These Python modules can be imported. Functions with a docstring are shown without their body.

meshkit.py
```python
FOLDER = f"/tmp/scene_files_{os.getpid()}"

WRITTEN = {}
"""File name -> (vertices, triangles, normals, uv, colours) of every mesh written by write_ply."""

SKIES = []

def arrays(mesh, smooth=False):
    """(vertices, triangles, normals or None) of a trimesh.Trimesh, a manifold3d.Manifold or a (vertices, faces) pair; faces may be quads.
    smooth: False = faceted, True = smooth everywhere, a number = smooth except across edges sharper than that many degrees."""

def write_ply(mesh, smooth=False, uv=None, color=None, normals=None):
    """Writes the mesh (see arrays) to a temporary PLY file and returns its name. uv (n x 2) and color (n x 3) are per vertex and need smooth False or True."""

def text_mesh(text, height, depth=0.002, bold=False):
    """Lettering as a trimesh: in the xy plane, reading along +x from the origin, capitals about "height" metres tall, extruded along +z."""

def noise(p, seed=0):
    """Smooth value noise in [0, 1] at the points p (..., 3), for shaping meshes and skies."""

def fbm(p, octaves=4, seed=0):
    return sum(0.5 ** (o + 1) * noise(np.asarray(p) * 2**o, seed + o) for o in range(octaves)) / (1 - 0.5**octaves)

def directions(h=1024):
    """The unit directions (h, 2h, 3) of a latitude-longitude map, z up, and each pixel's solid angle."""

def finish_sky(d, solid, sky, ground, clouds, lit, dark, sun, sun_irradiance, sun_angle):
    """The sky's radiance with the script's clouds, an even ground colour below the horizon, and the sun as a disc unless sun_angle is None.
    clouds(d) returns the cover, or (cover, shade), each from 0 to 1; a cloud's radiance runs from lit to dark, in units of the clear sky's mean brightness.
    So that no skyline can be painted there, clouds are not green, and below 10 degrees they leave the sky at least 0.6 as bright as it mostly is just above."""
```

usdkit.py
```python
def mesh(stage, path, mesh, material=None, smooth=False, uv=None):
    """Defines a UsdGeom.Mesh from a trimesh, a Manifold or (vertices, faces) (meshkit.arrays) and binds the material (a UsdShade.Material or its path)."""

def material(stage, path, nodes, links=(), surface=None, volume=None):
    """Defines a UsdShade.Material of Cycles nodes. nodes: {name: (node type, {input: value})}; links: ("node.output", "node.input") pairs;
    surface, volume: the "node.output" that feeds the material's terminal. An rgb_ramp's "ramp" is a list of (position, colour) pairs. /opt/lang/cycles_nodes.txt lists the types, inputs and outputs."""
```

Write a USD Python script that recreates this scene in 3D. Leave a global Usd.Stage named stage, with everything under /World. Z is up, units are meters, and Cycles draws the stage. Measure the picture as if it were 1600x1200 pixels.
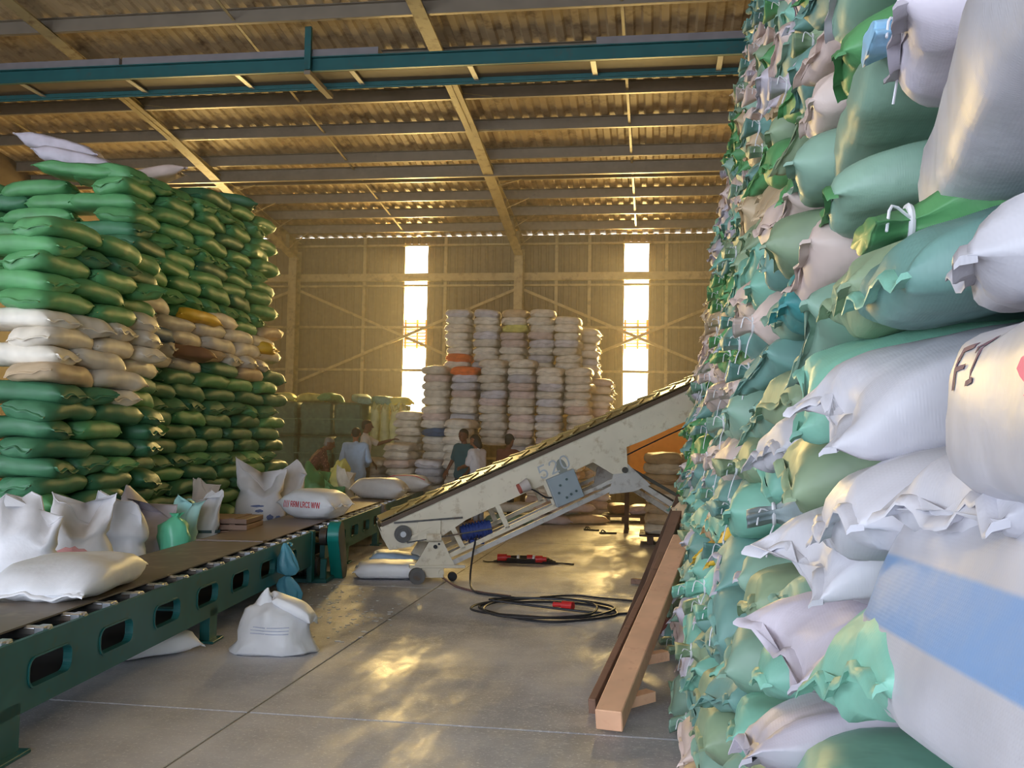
import math, random
import numpy as np
import trimesh
import manifold3d as m3
import shapely.geometry as sg
from shapely import affinity
from scipy.interpolate import LinearNDInterpolator
import usdkit, meshkit
from pxr import Usd, UsdGeom, UsdLux, UsdShade, Gf, Sdf, Vt

stage = Usd.Stage.CreateInMemory()
UsdGeom.SetStageUpAxis(stage, 'Z')
UsdGeom.SetStageMetersPerUnit(stage, 1.0)
UsdGeom.Xform.Define(stage, '/World')
UsdGeom.Scope.Define(stage, '/World/Looks')
rng = np.random.default_rng(7)

# ---------------------------------------------------------------- camera
FPX, YAW, PITCH, ROLL, HC = 1500.0, math.radians(-8.63), math.radians(3.30), math.radians(1.07), 1.6
c_f = np.array([math.sin(YAW) * math.cos(PITCH), math.cos(YAW) * math.cos(PITCH), math.sin(PITCH)])
c_r = np.cross(c_f, [0, 0, 1]); c_r /= np.linalg.norm(c_r)
c_u = np.cross(c_r, c_f)
c_r, c_u = math.cos(ROLL) * c_r + math.sin(ROLL) * c_u, -math.sin(ROLL) * c_r + math.cos(ROLL) * c_u
cam = UsdGeom.Camera.Define(stage, '/World/camera')
M = Gf.Matrix4d(*[*c_r, 0, *c_u, 0, *(-c_f), 0, 0, 0, HC, 1])
cam.AddTransformOp().Set(M)
cam.CreateHorizontalApertureAttr(36.0)
cam.CreateVerticalApertureAttr(27.0)
cam.CreateFocalLengthAttr(36.0 * FPX / 1600)
cam.CreateClippingRangeAttr((0.05, 300.0))
cam.CreateExposureAttr(0.0)

# ---------------------------------------------------------------- light
def srgb(*c):
    c = np.array(c, float) / 255.0
    return tuple(np.where(c <= 0.04045, c / 12.92, ((c + 0.055) / 1.055) ** 2.4))

dome = UsdLux.DomeLight.Define(stage, '/World/sky')
dome.CreateIntensityAttr(1.5)
dome.CreateColorAttr(Gf.Vec3f(0.86, 0.93, 1.0))

def rect_light(name, centre, normal, w, h, colour, power):
    n = np.array(normal, float); n /= np.linalg.norm(n)
    x = np.cross([0, 0, 1], n); x /= np.linalg.norm(x)
    y = np.cross(n, x)
    l = UsdLux.RectLight.Define(stage, '/World/' + name)
    l.AddTransformOp().Set(Gf.Matrix4d(*[*(-x), 0, *y, 0, *(-n), 0, *centre, 1]))
    l.CreateWidthAttr(w); l.CreateHeightAttr(h)
    l.CreateColorAttr(Gf.Vec3f(*colour)); l.CreateIntensityAttr(power)
    return l
COOL = (0.73, 0.90, 1.22)
WARM = (1.0, 0.70, 0.26)
# out-of-view daylight, left and behind the camera, placed to light foreground and sack wall
rect_light('daylight_side_door', (-14.06, -1.0, 3.0), (1, 0, 0), 9.0, 5.6, COOL, 1.9)
rect_light('daylight_end_door', (-3.5, -8.66, 3.0), (0, 1, 0), 12.0, 5.6, COOL, 2.8)
# warm light panels behind the translucent strips; outer two unseen, placed for warm light
WIN_X = [-12.32, -6.32, -0.555, 5.45]
for i, wx in enumerate(WIN_X):
    rect_light('strip_glow_%d' % i, (wx, 24.72, 4.56), (0, -1, -0.02), 0.64, 4.3, WARM, 130.0)

# ---------------------------------------------------------------- materials
MAT = {}
def mat_solid(name, col, rough=0.6, metal=0.0, var=0.10, scale=3.0, spec=0.4, bump=0.0, bscale=60.0, dirt=None, dirt_amt=0.5):
    """plain surface with mottled tone, optional worn/dirty patches of a second colour"""
    if name in MAT: return MAT[name]
    lo = tuple(max(0.0, c * (1 - var)) for c in col); hi = tuple(min(1.0, c * (1 + var)) for c in col)
    nodes = {'tc': ('texture_coordinate', {}),
             'n': ('noise_texture', {'scale': scale, 'detail': 2.0, 'roughness': 0.6}),
             'r': ('rgb_ramp', {'ramp': [(0.3, lo), (0.7, hi)]}),
             'p': ('principled_bsdf', {'roughness': rough, 'metallic': metal, 'specular_ior_level': spec})}
    links = [('tc.object', 'n.vector'), ('n.fac', 'r.fac')]
    out = 'r.color'
    if dirt is not None:
        nodes['n2'] = ('noise_texture', {'scale': scale * 2.3, 'detail': 3.0, 'roughness': 0.7})
        nodes['r2'] = ('rgb_ramp', {'ramp': [(0.62 - 0.25 * dirt_amt, (0, 0, 0)), (0.80 - 0.2 * dirt_amt, (1, 1, 1))]})
        nodes['mx'] = ('mix_color', {'b': dirt})
        links += [('tc.object', 'n2.vector'), ('n2.fac', 'r2.fac'), ('r2.color', 'mx.fac'), (out, 'mx.a')]
        out = 'mx.result'
    links.append((out, 'p.base_color'))
    if bump:
        nodes['bn'] = ('noise_texture', {'scale': bscale, 'detail': 3.0})
        nodes['b'] = ('bump', {'strength': bump, 'distance': 0.01})
        links += [('tc.object', 'bn.vector'), ('bn.fac', 'b.height'), ('b.normal', 'p.normal')]
    MAT[name] = usdkit.material(stage, '/World/Looks/' + name, nodes, links, surface='p.BSDF')
    return MAT[name]

def mat_sack(name, col, var=0.16, rough=0.46, stripe=None, weave=True, bump=True):
    """woven plastic sacking: mottled tone, fine weave relief, a little light coming through"""
    if name in MAT: return MAT[name]
    lo = tuple(c * (1 - var) for c in col); hi = tuple(min(1.0, c * (1 + var)) for c in col)
    nodes = {'tc': ('texture_coordinate', {}), 'oi': ('object_info', {}),
             'n': ('noise_texture', {'scale': 5.0, 'detail': 2.0}),
             'r': ('rgb_ramp', {'ramp': [(0.3, lo), (0.7, hi)]}),
             'h': ('hsv', {}), 'mr': ('map_range', {'from_min': 0.0, 'from_max': 1.0, 'to_min': 0.86, 'to_max': 1.12}),
             'w1': ('wave_texture', {'wave_type': 'bands', 'bands_direction': 'x', 'scale': 55.0}),
             'w2': ('wave_texture', {'wave_type': 'bands', 'bands_direction': 'y', 'scale': 55.0}),
             'wm': ('math', {'math_type': 'multiply'}),
             'n3': ('noise_texture', {'scale': 14.0, 'detail': 2.0, 'roughness': 0.65}),
             'ad': ('math', {'math_type': 'multiply_add', 'value2': 0.05}),
             'b': ('bump', {'strength': 0.22, 'distance': 0.010}),
             'p': ('principled_bsdf', {'roughness': rough, 'specular_ior_level': 0.45})}
    links = [('tc.object', 'n.vector'), ('n.fac', 'r.fac'), ('oi.random', 'mr.value'), ('mr.result', 'h.value'),
             ('tc.object', 'w1.vector'), ('tc.object', 'w2.vector'), ('w1.fac', 'wm.value1'), ('w2.fac', 'wm.value2'),
             ('tc.object', 'n3.vector'), ('wm.value', 'ad.value1'), ('n3.fac', 'ad.value3'), ('ad.value', 'b.height'), ('b.normal', 'p.normal')]
    if not weave:
        for k in ('w1', 'w2', 'wm', 'ad'): del nodes[k]
        links = [l for l in links if not any(q.split('.')[0] in ('w1', 'w2', 'wm', 'ad') for q in l)] + [('n3.fac', 'b.height')]
    if not bump:
        for k in ('n3', 'b'): nodes.pop(k)
        links = [l for l in links if not any(q.split('.')[0] in ('n3', 'b') for q in l)]
    src = 'r.color'
    if stripe is not None:      # printed band along the sack
        scol, y0, y1 = stripe
        nodes['sx'] = ('separate_xyz', {})
        nodes['sm'] = ('map_range', {'from_min': -0.4, 'from_max': 0.4, 'to_min': 0.0, 'to_max': 1.0})
        a, b = (y0 + 0.4) / 0.8, (y1 + 0.4) / 0.8
        nodes['sr'] = ('rgb_ramp', {'ramp': [(0, (0, 0, 0)), (a - 0.004, (0, 0, 0)), (a + 0.004, (1, 1, 1)), (b - 0.004, (1, 1, 1)), (b + 0.004, (0, 0, 0)), (1, (0, 0, 0))]})
        nodes['smx'] = ('mix_color', {'b': scol})
        links += [('tc.object', 'sx.vector'), ('sx.y', 'sm.value'), ('sm.result', 'sr.fac'), ('sr.color', 'smx.fac'), (src, 'smx.a')]
        src = 'smx.result'
    links += [(src, 'h.color'), ('h.color', 'p.base_color')]
    surf = 'p.BSDF'
    MAT[name] = usdkit.material(stage, '/World/Looks/' + name, nodes, links, surface=surf)
    return MAT[name]

# ---------------------------------------------------------------- naming, things and parts
USED = {}
def numbered(parent, name):
    k = (parent, name)
    n = USED.get(k, 0); USED[k] = n + 1
    return parent + '/' + (name if n == 0 else '%s_%03d' % (name, n))

def tag(prim, label=None, category=None, group=None, kind=None):
    for k, v in (('label', label), ('category', category), ('group', group), ('kind', kind)):
        if v: prim.SetCustomDataByKey(k, v)

def xf_matrix(loc=(0, 0, 0), rot=(0, 0, 0), scale=None):
    """rot: degrees about x, then y, then z"""
    m = Gf.Matrix4d(1.0)
    if scale is not None: m = m * Gf.Matrix4d().SetScale(Gf.Vec3d(*map(float, scale)))
    for ax, a in zip(((1, 0, 0), (0, 1, 0), (0, 0, 1)), rot):
        if a: m = m * Gf.Matrix4d().SetRotate(Gf.Rotation(Gf.Vec3d(*ax), float(a)))
    return m * Gf.Matrix4d().SetTranslate(Gf.Vec3d(*map(float, loc)))

def thing(name, label, category, loc=(0, 0, 0), rot=(0, 0, 0), group=None, kind=None, scale=None):
    p = numbered('/World', name)
    x = UsdGeom.Xform.Define(stage, p)
    if any(loc) or any(rot) or scale is not None: x.AddTransformOp().Set(xf_matrix(loc, rot, scale))
    tag(x.GetPrim(), label, category, group, kind)
    return p

def part(parent, name, mesh, mat, smooth=35, label=None, kind=None, loc=None, rot=(0, 0, 0)):
    p = numbered(parent, name)
    m = usdkit.mesh(stage, p, mesh, mat, smooth=smooth)
    if loc is not None: m.AddTransformOp().Set(xf_matrix(loc, rot))
    tag(m.GetPrim(), label, None, None, kind)
    return p

def solo(name, mesh, mat, label, category, group=None, kind=None, smooth=35, loc=None, rot=(0, 0, 0)):
    p = numbered('/World', name)
    m = usdkit.mesh(stage, p, mesh, mat, smooth=smooth)
    if loc is not None: m.AddTransformOp().Set(xf_matrix(loc, rot))
    tag(m.GetPrim(), label, category, group, kind)
    return p

def struct(name, mesh, mat, smooth=35):
    p = numbered('/World', name)
    m = usdkit.mesh(stage, p, mesh, mat, smooth=smooth)
    tag(m.GetPrim(), None, None, None, 'structure')
    return p

CLASSES = {}
def class_kind(key, build):
    """an abstract sack (or other) kind that copies refer to"""
    if key not in CLASSES:
        p = '/World/kind_' + key
        stage.CreateClassPrim(p)
        build(p)
        CLASSES[key] = p
    return CLASSES[key]

def copy_of(key, name, label, category, loc, rot=(0, 0, 0), group=None, scale=None, kind=None):
    p = numbered('/World', name)
    x = UsdGeom.Xform.Define(stage, p)
    x.AddTransformOp().Set(xf_matrix(loc, rot, scale))
    pr = x.GetPrim()
    pr.GetReferences().AddInternalReference(CLASSES[key])
    pr.SetInstanceable(True)
    tag(pr, label, category, group, kind)
    return p

# ---------------------------------------------------------------- mesh helpers
cat = trimesh.util.concatenate
def box(x0, y0, z0, x1, y1, z1):
    m = trimesh.creation.box((abs(x1 - x0), abs(y1 - y0), abs(z1 - z0)))
    m.apply_translation(((x0 + x1) / 2, (y0 + y1) / 2, (z0 + z1) / 2))
    return m

def bevel_box(x0, y0, z0, x1, y1, z1, r=0.006):
    pts = []
    for sx, a in ((1, x0), (-1, x1)):
        for sy, b in ((1, y0), (-1, y1)):
            for sz, c in ((1, z0), (-1, z1)):
                for k in range(3):
                    o = [r, r, r]; o[k] = 0
                    pts.append((a + sx * o[0], b + sy * o[1], c + sz * o[2]))
    return trimesh.Trimesh(np.array(pts)).convex_hull

def beam(a, b, w, h, up=(0, 0, 1), r=0.0):
    """a bar of width w and height h from point a to point b"""
    a, b = np.array(a, float), np.array(b, float)
    d = b - a; L = np.linalg.norm(d); d /= L
    s = np.cross(d, up)
    if np.linalg.norm(s) < 1e-6: s = np.cross(d, (1, 0, 0))
    s /= np.linalg.norm(s); u = np.cross(s, d)
    m = bevel_box(-w / 2, 0, -h / 2, w / 2, L, h / 2, r) if r else box(-w / 2, 0, -h / 2, w / 2, L, h / 2)
    T = np.eye(4); T[:3, 0], T[:3, 1], T[:3, 2], T[:3, 3] = s, d, u, a
    m.apply_transform(T)
    return m

def ibeam(a, b, w, h, t=0.012, up=(0, 0, 1)):
    a, b = np.array(a, float), np.array(b, float)
    d = (b - a) / np.linalg.norm(b - a)
    s = np.cross(d, up); s /= np.linalg.norm(s); u = np.cross(s, d)
    o = u * (h / 2 - t / 2)
    return cat([beam(a + o, b + o, w, t, up), beam(a - o, b - o, w, t, up), beam(a, b, t * 0.8, h - 2 * t, up)])

def zbar(a, b, w, h, t=0.006, up=(0, 0, 1)):
    """cold-formed purlin of Z section"""
    a, b = np.array(a, float), np.array(b, float)
    d = (b - a) / np.linalg.norm(b - a)
    s = np.cross(d, up); s /= np.linalg.norm(s); u = np.cross(s, d)
    o = u * (h / 2 - t / 2)
    return cat([beam(a, b, t, h, up), beam(a + o + s * w / 2, b + o + s * w / 2, w, t, up), beam(a - o - s * w / 2, b - o - s * w / 2, w, t, up)])

def cyl(a, b, r, n=14, r2=None):
    a, b = np.array(a, float), np.array(b, float)
    d = b - a; L = np.linalg.norm(d); d /= L
    s = np.cross(d, (0, 0, 1) if abs(d[2]) < 0.9 else (1, 0, 0)); s /= np.linalg.norm(s); u = np.cross(s, d)
    r2 = r if r2 is None else r2
    an = np.arange(n) * 2 * math.pi / n
    ring = np.cos(an)[:, None] * s + np.sin(an)[:, None] * u
    v = np.vstack([a + ring * r, b + ring * r2, a, b])
    i = np.arange(n); j = (i + 1) % n
    f = np.vstack([np.stack([i, j, n + j], 1), np.stack([i, n + j, n + i], 1), np.stack([np.full(n, 2 * n), j, i], 1), np.stack([np.full(n, 2 * n + 1), n + i, n + j], 1)])
    m = trimesh.Trimesh(v, f, process=False)
    m.fix_normals()
    return m

def tube(pts, r, n=8, closed=False, sub=6):
    """smooth round tube through points (Catmull-Rom)"""
    P = np.array(pts, float)
    if sub > 1:
        Q = []
        N = len(P)
        seg = N if closed else N - 1
        for k in range(seg):
            p0 = P[(k - 1) % N] if closed or k > 0 else 2 * P[0] - P[1]
            p1, p2 = P[k], P[(k + 1) % N]
            p3 = P[(k + 2) % N] if closed or k + 2 < N else 2 * P[-1] - P[-2]
            for t in np.arange(sub) / sub:
                Q.append(0.5 * ((2 * p1) + (-p0 + p2) * t + (2 * p0 - 5 * p1 + 4 * p2 - p3) * t * t + (-p0 + 3 * p1 - 3 * p2 + p3) * t ** 3))
        if not closed: Q.append(P[-1])
        P = np.array(Q)
    K = len(P)
    T = (np.roll(P, -1, 0) - np.roll(P, 1, 0)) if closed else np.gradient(P, axis=0)
    T /= np.linalg.norm(T, axis=1, keepdims=True) + 1e-12
    s = np.cross(T[0], (0, 0, 1) if abs(T[0][2]) < 0.9 else (1, 0, 0)); s /= np.linalg.norm(s)
    rad = np.broadcast_to(r, (K,))
    V = []
    an = np.arange(n) * 2 * math.pi / n
    for k in range(K):
        s = s - T[k] * (s @ T[k]); s /= np.linalg.norm(s) + 1e-12
        u = np.cross(T[k], s)
        V.append(P[k] + rad[k] * (np.cos(an)[:, None] * s + np.sin(an)[:, None] * u))
    V = np.vstack(V)
    F = []
    for k in range(K if closed else K - 1):
        k2 = (k + 1) % K
        for i in range(n):
            j = (i + 1) % n
            F += [(k * n + i, k * n + j, k2 * n + j), (k * n + i, k2 * n + j, k2 * n + i)]
    if not closed:
        V = np.vstack([V, P[0], P[-1]])
        for i in range(n):
            j = (i + 1) % n
            F += [(K * n, j, i), (K * n + 1, (K - 1) * n + i, (K - 1) * n + j)]
    m = trimesh.Trimesh(V, np.array(F), process=False)
    m.fix_normals()
    return m

def plate(poly, t, origin, ex, ey):
    """a flat plate: 2-D outline (list or shapely) in axes ex, ey from origin, thickness t along ex x ey (centred)"""
    if not hasattr(poly, 'exterior'): poly = sg.Polygon(poly)
    m = trimesh.creation.extrude_polygon(poly, t, engine='earcut')
    ex, ey = np.array(ex, float), np.array(ey, float)
    ez = np.cross(ex, ey)
    T = np.eye(4); T[:3, 0], T[:3, 1], T[:3, 2] = ex, ey, ez
    T[:3, 3] = np.array(origin, float) - ez * t / 2
    m.apply_transform(T)
    return m

def moved(m, loc=(0, 0, 0), rot=(0, 0, 0)):
    m = m.copy()
    T = np.array(xf_matrix(loc, rot)).T
    m.apply_transform(T)
    return m
# ---------------------------------------------------------------- sacks
NH = 19
def sack(L, W, T, seed, ends=('sewn', 'sewn'), droop=0.0, twist=0.0, nu=26, nv=22, lump=0.012, flat=0.8, ear=0.06, fold=0.006, sagmid=0.0, curl=0.0, full=6.0):
    """a filled woven sack lying along x (mouth at +x), flat in xy, underside at z = 0.
    Returns (body, [hem, hem], extra) where extra holds gathered-neck ties."""
    rg = np.random.default_rng(seed)
    th = np.linspace(-math.pi / 2, math.pi / 2, nu + 1)
    U = np.sin(th) * 0.72 + np.linspace(-1, 1, nu + 1) * 0.28
    ph = np.linspace(0, 2 * math.pi, nv, endpoint=False)
    ph0, ph1, k1 = rg.uniform(0, 6.28, 3)
    skew = rg.uniform(-0.05, 0.05, 2)
    V = []
    edge = {}
    tied = [e == 'tied' for e in ends]
    for iu, u in enumerate(U):
        a = abs(u); e = 0 if u < 0 else 1
        t = T / 2 * (max(0.0, 1 - a ** full)) ** 0.52 + 0.004
        w = W / 2 * (1.0 - 0.20 * a ** 5 + 0.9 * ear * a ** 12)
        n = 2.0 + 0.9 * (1 - a ** 4)
        x = L / 2 * u
        if tied[e] and a > 0.62:
            s = (a - 0.62) / 0.38
            if s < 0.62:                                # shoulders gather into the neck
                q = s / 0.62
                g = 0.5 - 0.5 * math.cos(math.pi * q)
                w = w * (1 - g) + 0.030 * g; t = max(t, T / 2 * 0.75) * (1 - g) + 0.026 * g
                n = 2.0
            else:                                       # loose mouth beyond the tie
                q = (s - 0.62) / 0.38
                w = 0.030 + 0.070 * q ** 0.7; t = 0.026 + 0.006 * q; n = 2.0
            x = math.copysign(L / 2 * (0.62 + 0.46 * s), u)
        c, sn = np.cos(ph), np.sin(ph)
        y = w * np.sign(c) * np.abs(c) ** (2 / n)
        z = t * np.sign(sn) * np.abs(sn) ** (2 / n)
        yy = y / max(w, 1e-6)
        X = np.full(nv, x)
        if not tied[e]:
            X = X + math.copysign(1, u) * (ear - 0.035) * (np.abs(yy) ** 3) * a ** 6 + skew[e] * yy * a ** 3
            z = z + (a ** 8) * 0.014 * np.sin(yy * 6.0 + ph0) + (a ** 8) * 0.01 * np.sin(yy * 15 + ph1)
        elif a > 0.7:
            pl = 1 + (0.14 if a < 0.93 else 0.10) * np.sin(6 * ph + ph1) + 0.08 * np.sin(3 * ph + ph0)
            y, z = y * pl, z * pl
        # folds running from the ends
        fr = fold * (a ** 2.2) * (1 - a ** 10) * (np.sin(yy * 13 + ph1 + 3 * u) + 0.6 * np.sin(yy * 23 + ph0))
        z = z + np.sign(sn) * fr * (np.abs(sn) > 0.2)
        # the sack settles: flattened underside and upper side
        lim = T / 2 * flat
        z = np.where(np.abs(z) > lim * 0.7, np.sign(z) * (lim * 0.7 + (np.abs(z) - lim * 0.7) * 0.55), z)
        V.append(np.stack([X, y, z], 1))
    V = np.array(V)
    P = V.reshape(-1, 3)
    d = np.stack([meshkit.noise(P * 5.0 + 11.3 * k + seed * 3.7, seed + k) - 0.5 for k in range(3)], 1)
    d2 = np.stack([meshkit.noise(P * 13.0 + 5.1 * k + seed * 1.7, seed + 9 + k) - 0.5 for k in range(3)], 1)
    P = P + d * lump * 2.4 + d2 * lump * 0.8
    def bend(P):
        P = P.copy()
        q = np.clip(P[:, 0] / (L / 2), -1.3, 1.3)
        P[:, 2] -= droop * np.clip(q - 0.1, 0, 2) ** 2 * 0.8 + sagmid * (1 - q ** 2) * -1
        P[:, 2] -= curl * np.clip(-q - 0.3, 0, 2) ** 2
        if twist:
            an = twist * np.clip(q, -1, 1) ** 3
            y, z = P[:, 1].copy(), P[:, 2].copy()
            P[:, 1], P[:, 2] = y * np.cos(an) - z * np.sin(an), y * np.sin(an) + z * np.cos(an)
        return P
    P = bend(P)
    N = nu + 1
    F = []
    for k in range(N - 1):
        i = np.arange(nv); j = (i + 1) % nv
        F.append(np.stack([k * nv + i, (k + 1) * nv + i, (k + 1) * nv + j], 1))
        F.append(np.stack([k * nv + i, (k + 1) * nv + j, k * nv + j], 1))
    for k, sgn in ((0, 1), (N - 1, -1)):
        cidx = len(P)
        P = np.vstack([P, P[k * nv:(k + 1) * nv].mean(0)])
        i = np.arange(nv); j = (i + 1) % nv
        F.append(np.stack([np.full(nv, cidx), i + k * nv, j + k * nv][::1 if sgn > 0 else -1], 1) if sgn > 0 else np.stack([np.full(nv, cidx), j + k * nv, i + k * nv], 1))
    body = trimesh.Trimesh(P, np.vstack(F), process=False)
    if body.volume < 0: body.invert()
    hems, ties = [], []
    for e, k, sx in ((0, 0, -1), (1, N - 1, 1)):
        ring = P[k * nv:(k + 1) * nv]
        if tied[e]:
            # ring where the neck is tightest
            kk = int(np.argmin([np.ptp(P[q * nv:(q + 1) * nv, 1]) if (U[q] * sx > 0.6) else 9 for q in range(N)]))
            rr = P[kk * nv:(kk + 1) * nv]
            cen = rr.mean(0); rad = np.linalg.norm(rr - cen, axis=1).mean() + 0.004
            an = np.linspace(0, 2 * math.pi, 14, endpoint=False)
            ringp = np.stack([np.full(14, cen[0]), cen[1] + rad * np.cos(an), cen[2] + rad * np.sin(an)], 1)
            tm = tube(ringp, 0.007, 6, closed=True, sub=1)
            tail = tube([cen + (0, 0, -rad), cen + (0.02 * sx, 0.012, -rad - 0.05), cen + (0.03 * sx, -0.012, -rad - 0.11)], 0.003, 5, sub=3)
            tail2 = tube([cen + (0, rad, 0), cen + (0.04 * sx, rad + 0.03, 0.02), cen + (0.055 * sx, rad + 0.05, -0.03)], 0.003, 5, sub=3)
            ties.append(cat([tm, tail, tail2]))
            continue
        o = np.argsort(ring[:, 1])
        ys = np.linspace(ring[o[0], 1], ring[o[-1], 1], NH)
        up = ring[:nv // 2 + 1]; up = up[np.argsort(up[:, 1])]
        xs = np.interp(ys, up[:, 1], up[:, 0]); zs = np.interp(ys, up[:, 1], up[:, 2]) - 0.003
        dep = 0.016 + 0.008 * rg.random()
        wav = 0.005 * np.sin(np.linspace(0, 11, NH) + ph0)
        cv = []
        for s, off in ((0, -0.012), (0.55, 0.0), (1.0, 0.0)):
            for sz in (1, -1):
                cv.append(np.stack([xs + sx * (off + dep * s + 0.004 * np.sin(np.linspace(0, 17, NH)) * s), ys, zs + wav * s + sz * (0.0055 if s < 1 else 0.003) - 0.012 * s * s], 1))
        G = np.vstack(cv)          # rows: s0 top, s0 bot, s1 top, s1 bot, s2 top, s2 bot
        q = []
        def strip(a, b):
            for i in range(NH - 1): q.append((a * NH + i, a * NH + i + 1, b * NH + i + 1)); q.append((a * NH + i, b * NH + i + 1, b * NH + i))
        strip(0, 2); strip(2, 4); strip(4, 5); strip(5, 3); strip(3, 1)
        for i0 in (0, NH - 1):
            q += [tuple(w * NH + i0 for w in tri) for tri in ((0, 2, 1), (2, 3, 1), (2, 4, 3), (4, 5, 3))]
        h = trimesh.Trimesh(G, np.array(q), process=False)
        h.fix_normals()
        hems.append(h)
    zmin = np.percentile(body.vertices[:, 2], 4)
    for m in [body] + hems + ties: m.apply_translation((0, 0, -zmin))
    return body, hems, ties

def sack_parts(parent, shape, mat, hem_mat=None, tie_mat=None):
    body, hems, ties = shape
    part(parent, 'sack_body', body, mat, smooth=80)
    for h in hems: part(parent, 'hem', h, hem_mat or mat, smooth=50)
    for t in ties: part(parent, 'tie_string', t, tie_mat or M_STRING, smooth=50)

def on_top(body, mesh, lift=0.002, upside=1):
    """drapes flat lettering (in the xy plane) over the upper side of a sack"""
    v = body.vertices; nrm = body.vertex_normals
    k = nrm[:, 2] * upside > 0.05
    f = LinearNDInterpolator(v[k][:, :2], v[k][:, 2])
    m = mesh.copy()
    while m.edges_unique_length.max() > 0.03 and len(m.faces) < 20000:
        vv, ff = trimesh.remesh.subdivide(m.vertices, m.faces); m = trimesh.Trimesh(vv, ff, process=False)
    z = f(m.vertices[:, :2]); z = np.where(np.isnan(z), np.nanmean(z), z)
    V = m.vertices.copy()
    V[:, 2] = z + upside * (lift + np.clip(V[:, 2], 0, 0.002))
    m.vertices = V
    return m

def front_print(t, body, items, mat_list):
    """flat lettering on the side of an upright sack that faces -y"""
    v = body.vertices; nr = body.vertex_normals; k = nr[:, 1] < -0.2
    f = LinearNDInterpolator(v[k][:, [0, 2]], v[k][:, 1])
    for (mesh, m) in zip(items, mat_list):
        q = mesh.copy()
        while q.edges_unique_length.max() > 0.05 and len(q.faces) < 8000:
            vv, ff = trimesh.remesh.subdivide(q.vertices, q.faces); q = trimesh.Trimesh(vv, ff, process=False)
        y = f(q.vertices[:, :2]); y = np.where(np.isnan(y), np.nanmean(y) if np.isfinite(np.nanmean(y)) else 0, y)
        q.vertices = np.stack([q.vertices[:, 0], y - 0.003 - np.clip(q.vertices[:, 2], 0, .002), q.vertices[:, 1]], 1)
        part(t, 'print', q, m, smooth=False)

SACK_COL = {
    'pale_green': srgb(134, 166, 148), 'mint': srgb(128, 184, 164), 'teal': srgb(112, 152, 144), 'deep_teal': srgb(70, 146, 146), 'olive': srgb(138, 158, 128),
    'white': srgb(194, 192, 199), 'lavender': srgb(188, 180, 190), 'pink': srgb(206, 186, 178), 'sand': srgb(196, 172, 140), 'yellow': srgb(214, 172, 52), 'sky': srgb(150, 196, 226),
    'leaf': srgb(90, 150, 96), 'dark_leaf': srgb(66, 118, 84), 'cream': srgb(214, 204, 188), 'brown': srgb(128, 92, 66), 'navy': srgb(62, 92, 128), 'orange': srgb(222, 112, 60), 'bone': srgb(216, 208, 194), 'straw': srgb(196, 190, 110),
}
M_STRING = mat_solid('white_string', srgb(222, 220, 224), 0.8, var=0.05)
M_DARKTIE = mat_solid('green_tie', srgb(40, 84, 66), 0.8)
def SM(c): return mat_sack('sacking_' + c, SACK_COL[c])
def SMW(c): return mat_sack('wall_sacking_' + c, SACK_COL[c], weave=False)
def SMF(c): return mat_sack('far_sacking_' + c, SACK_COL[c], weave=False, bump=False)

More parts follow.
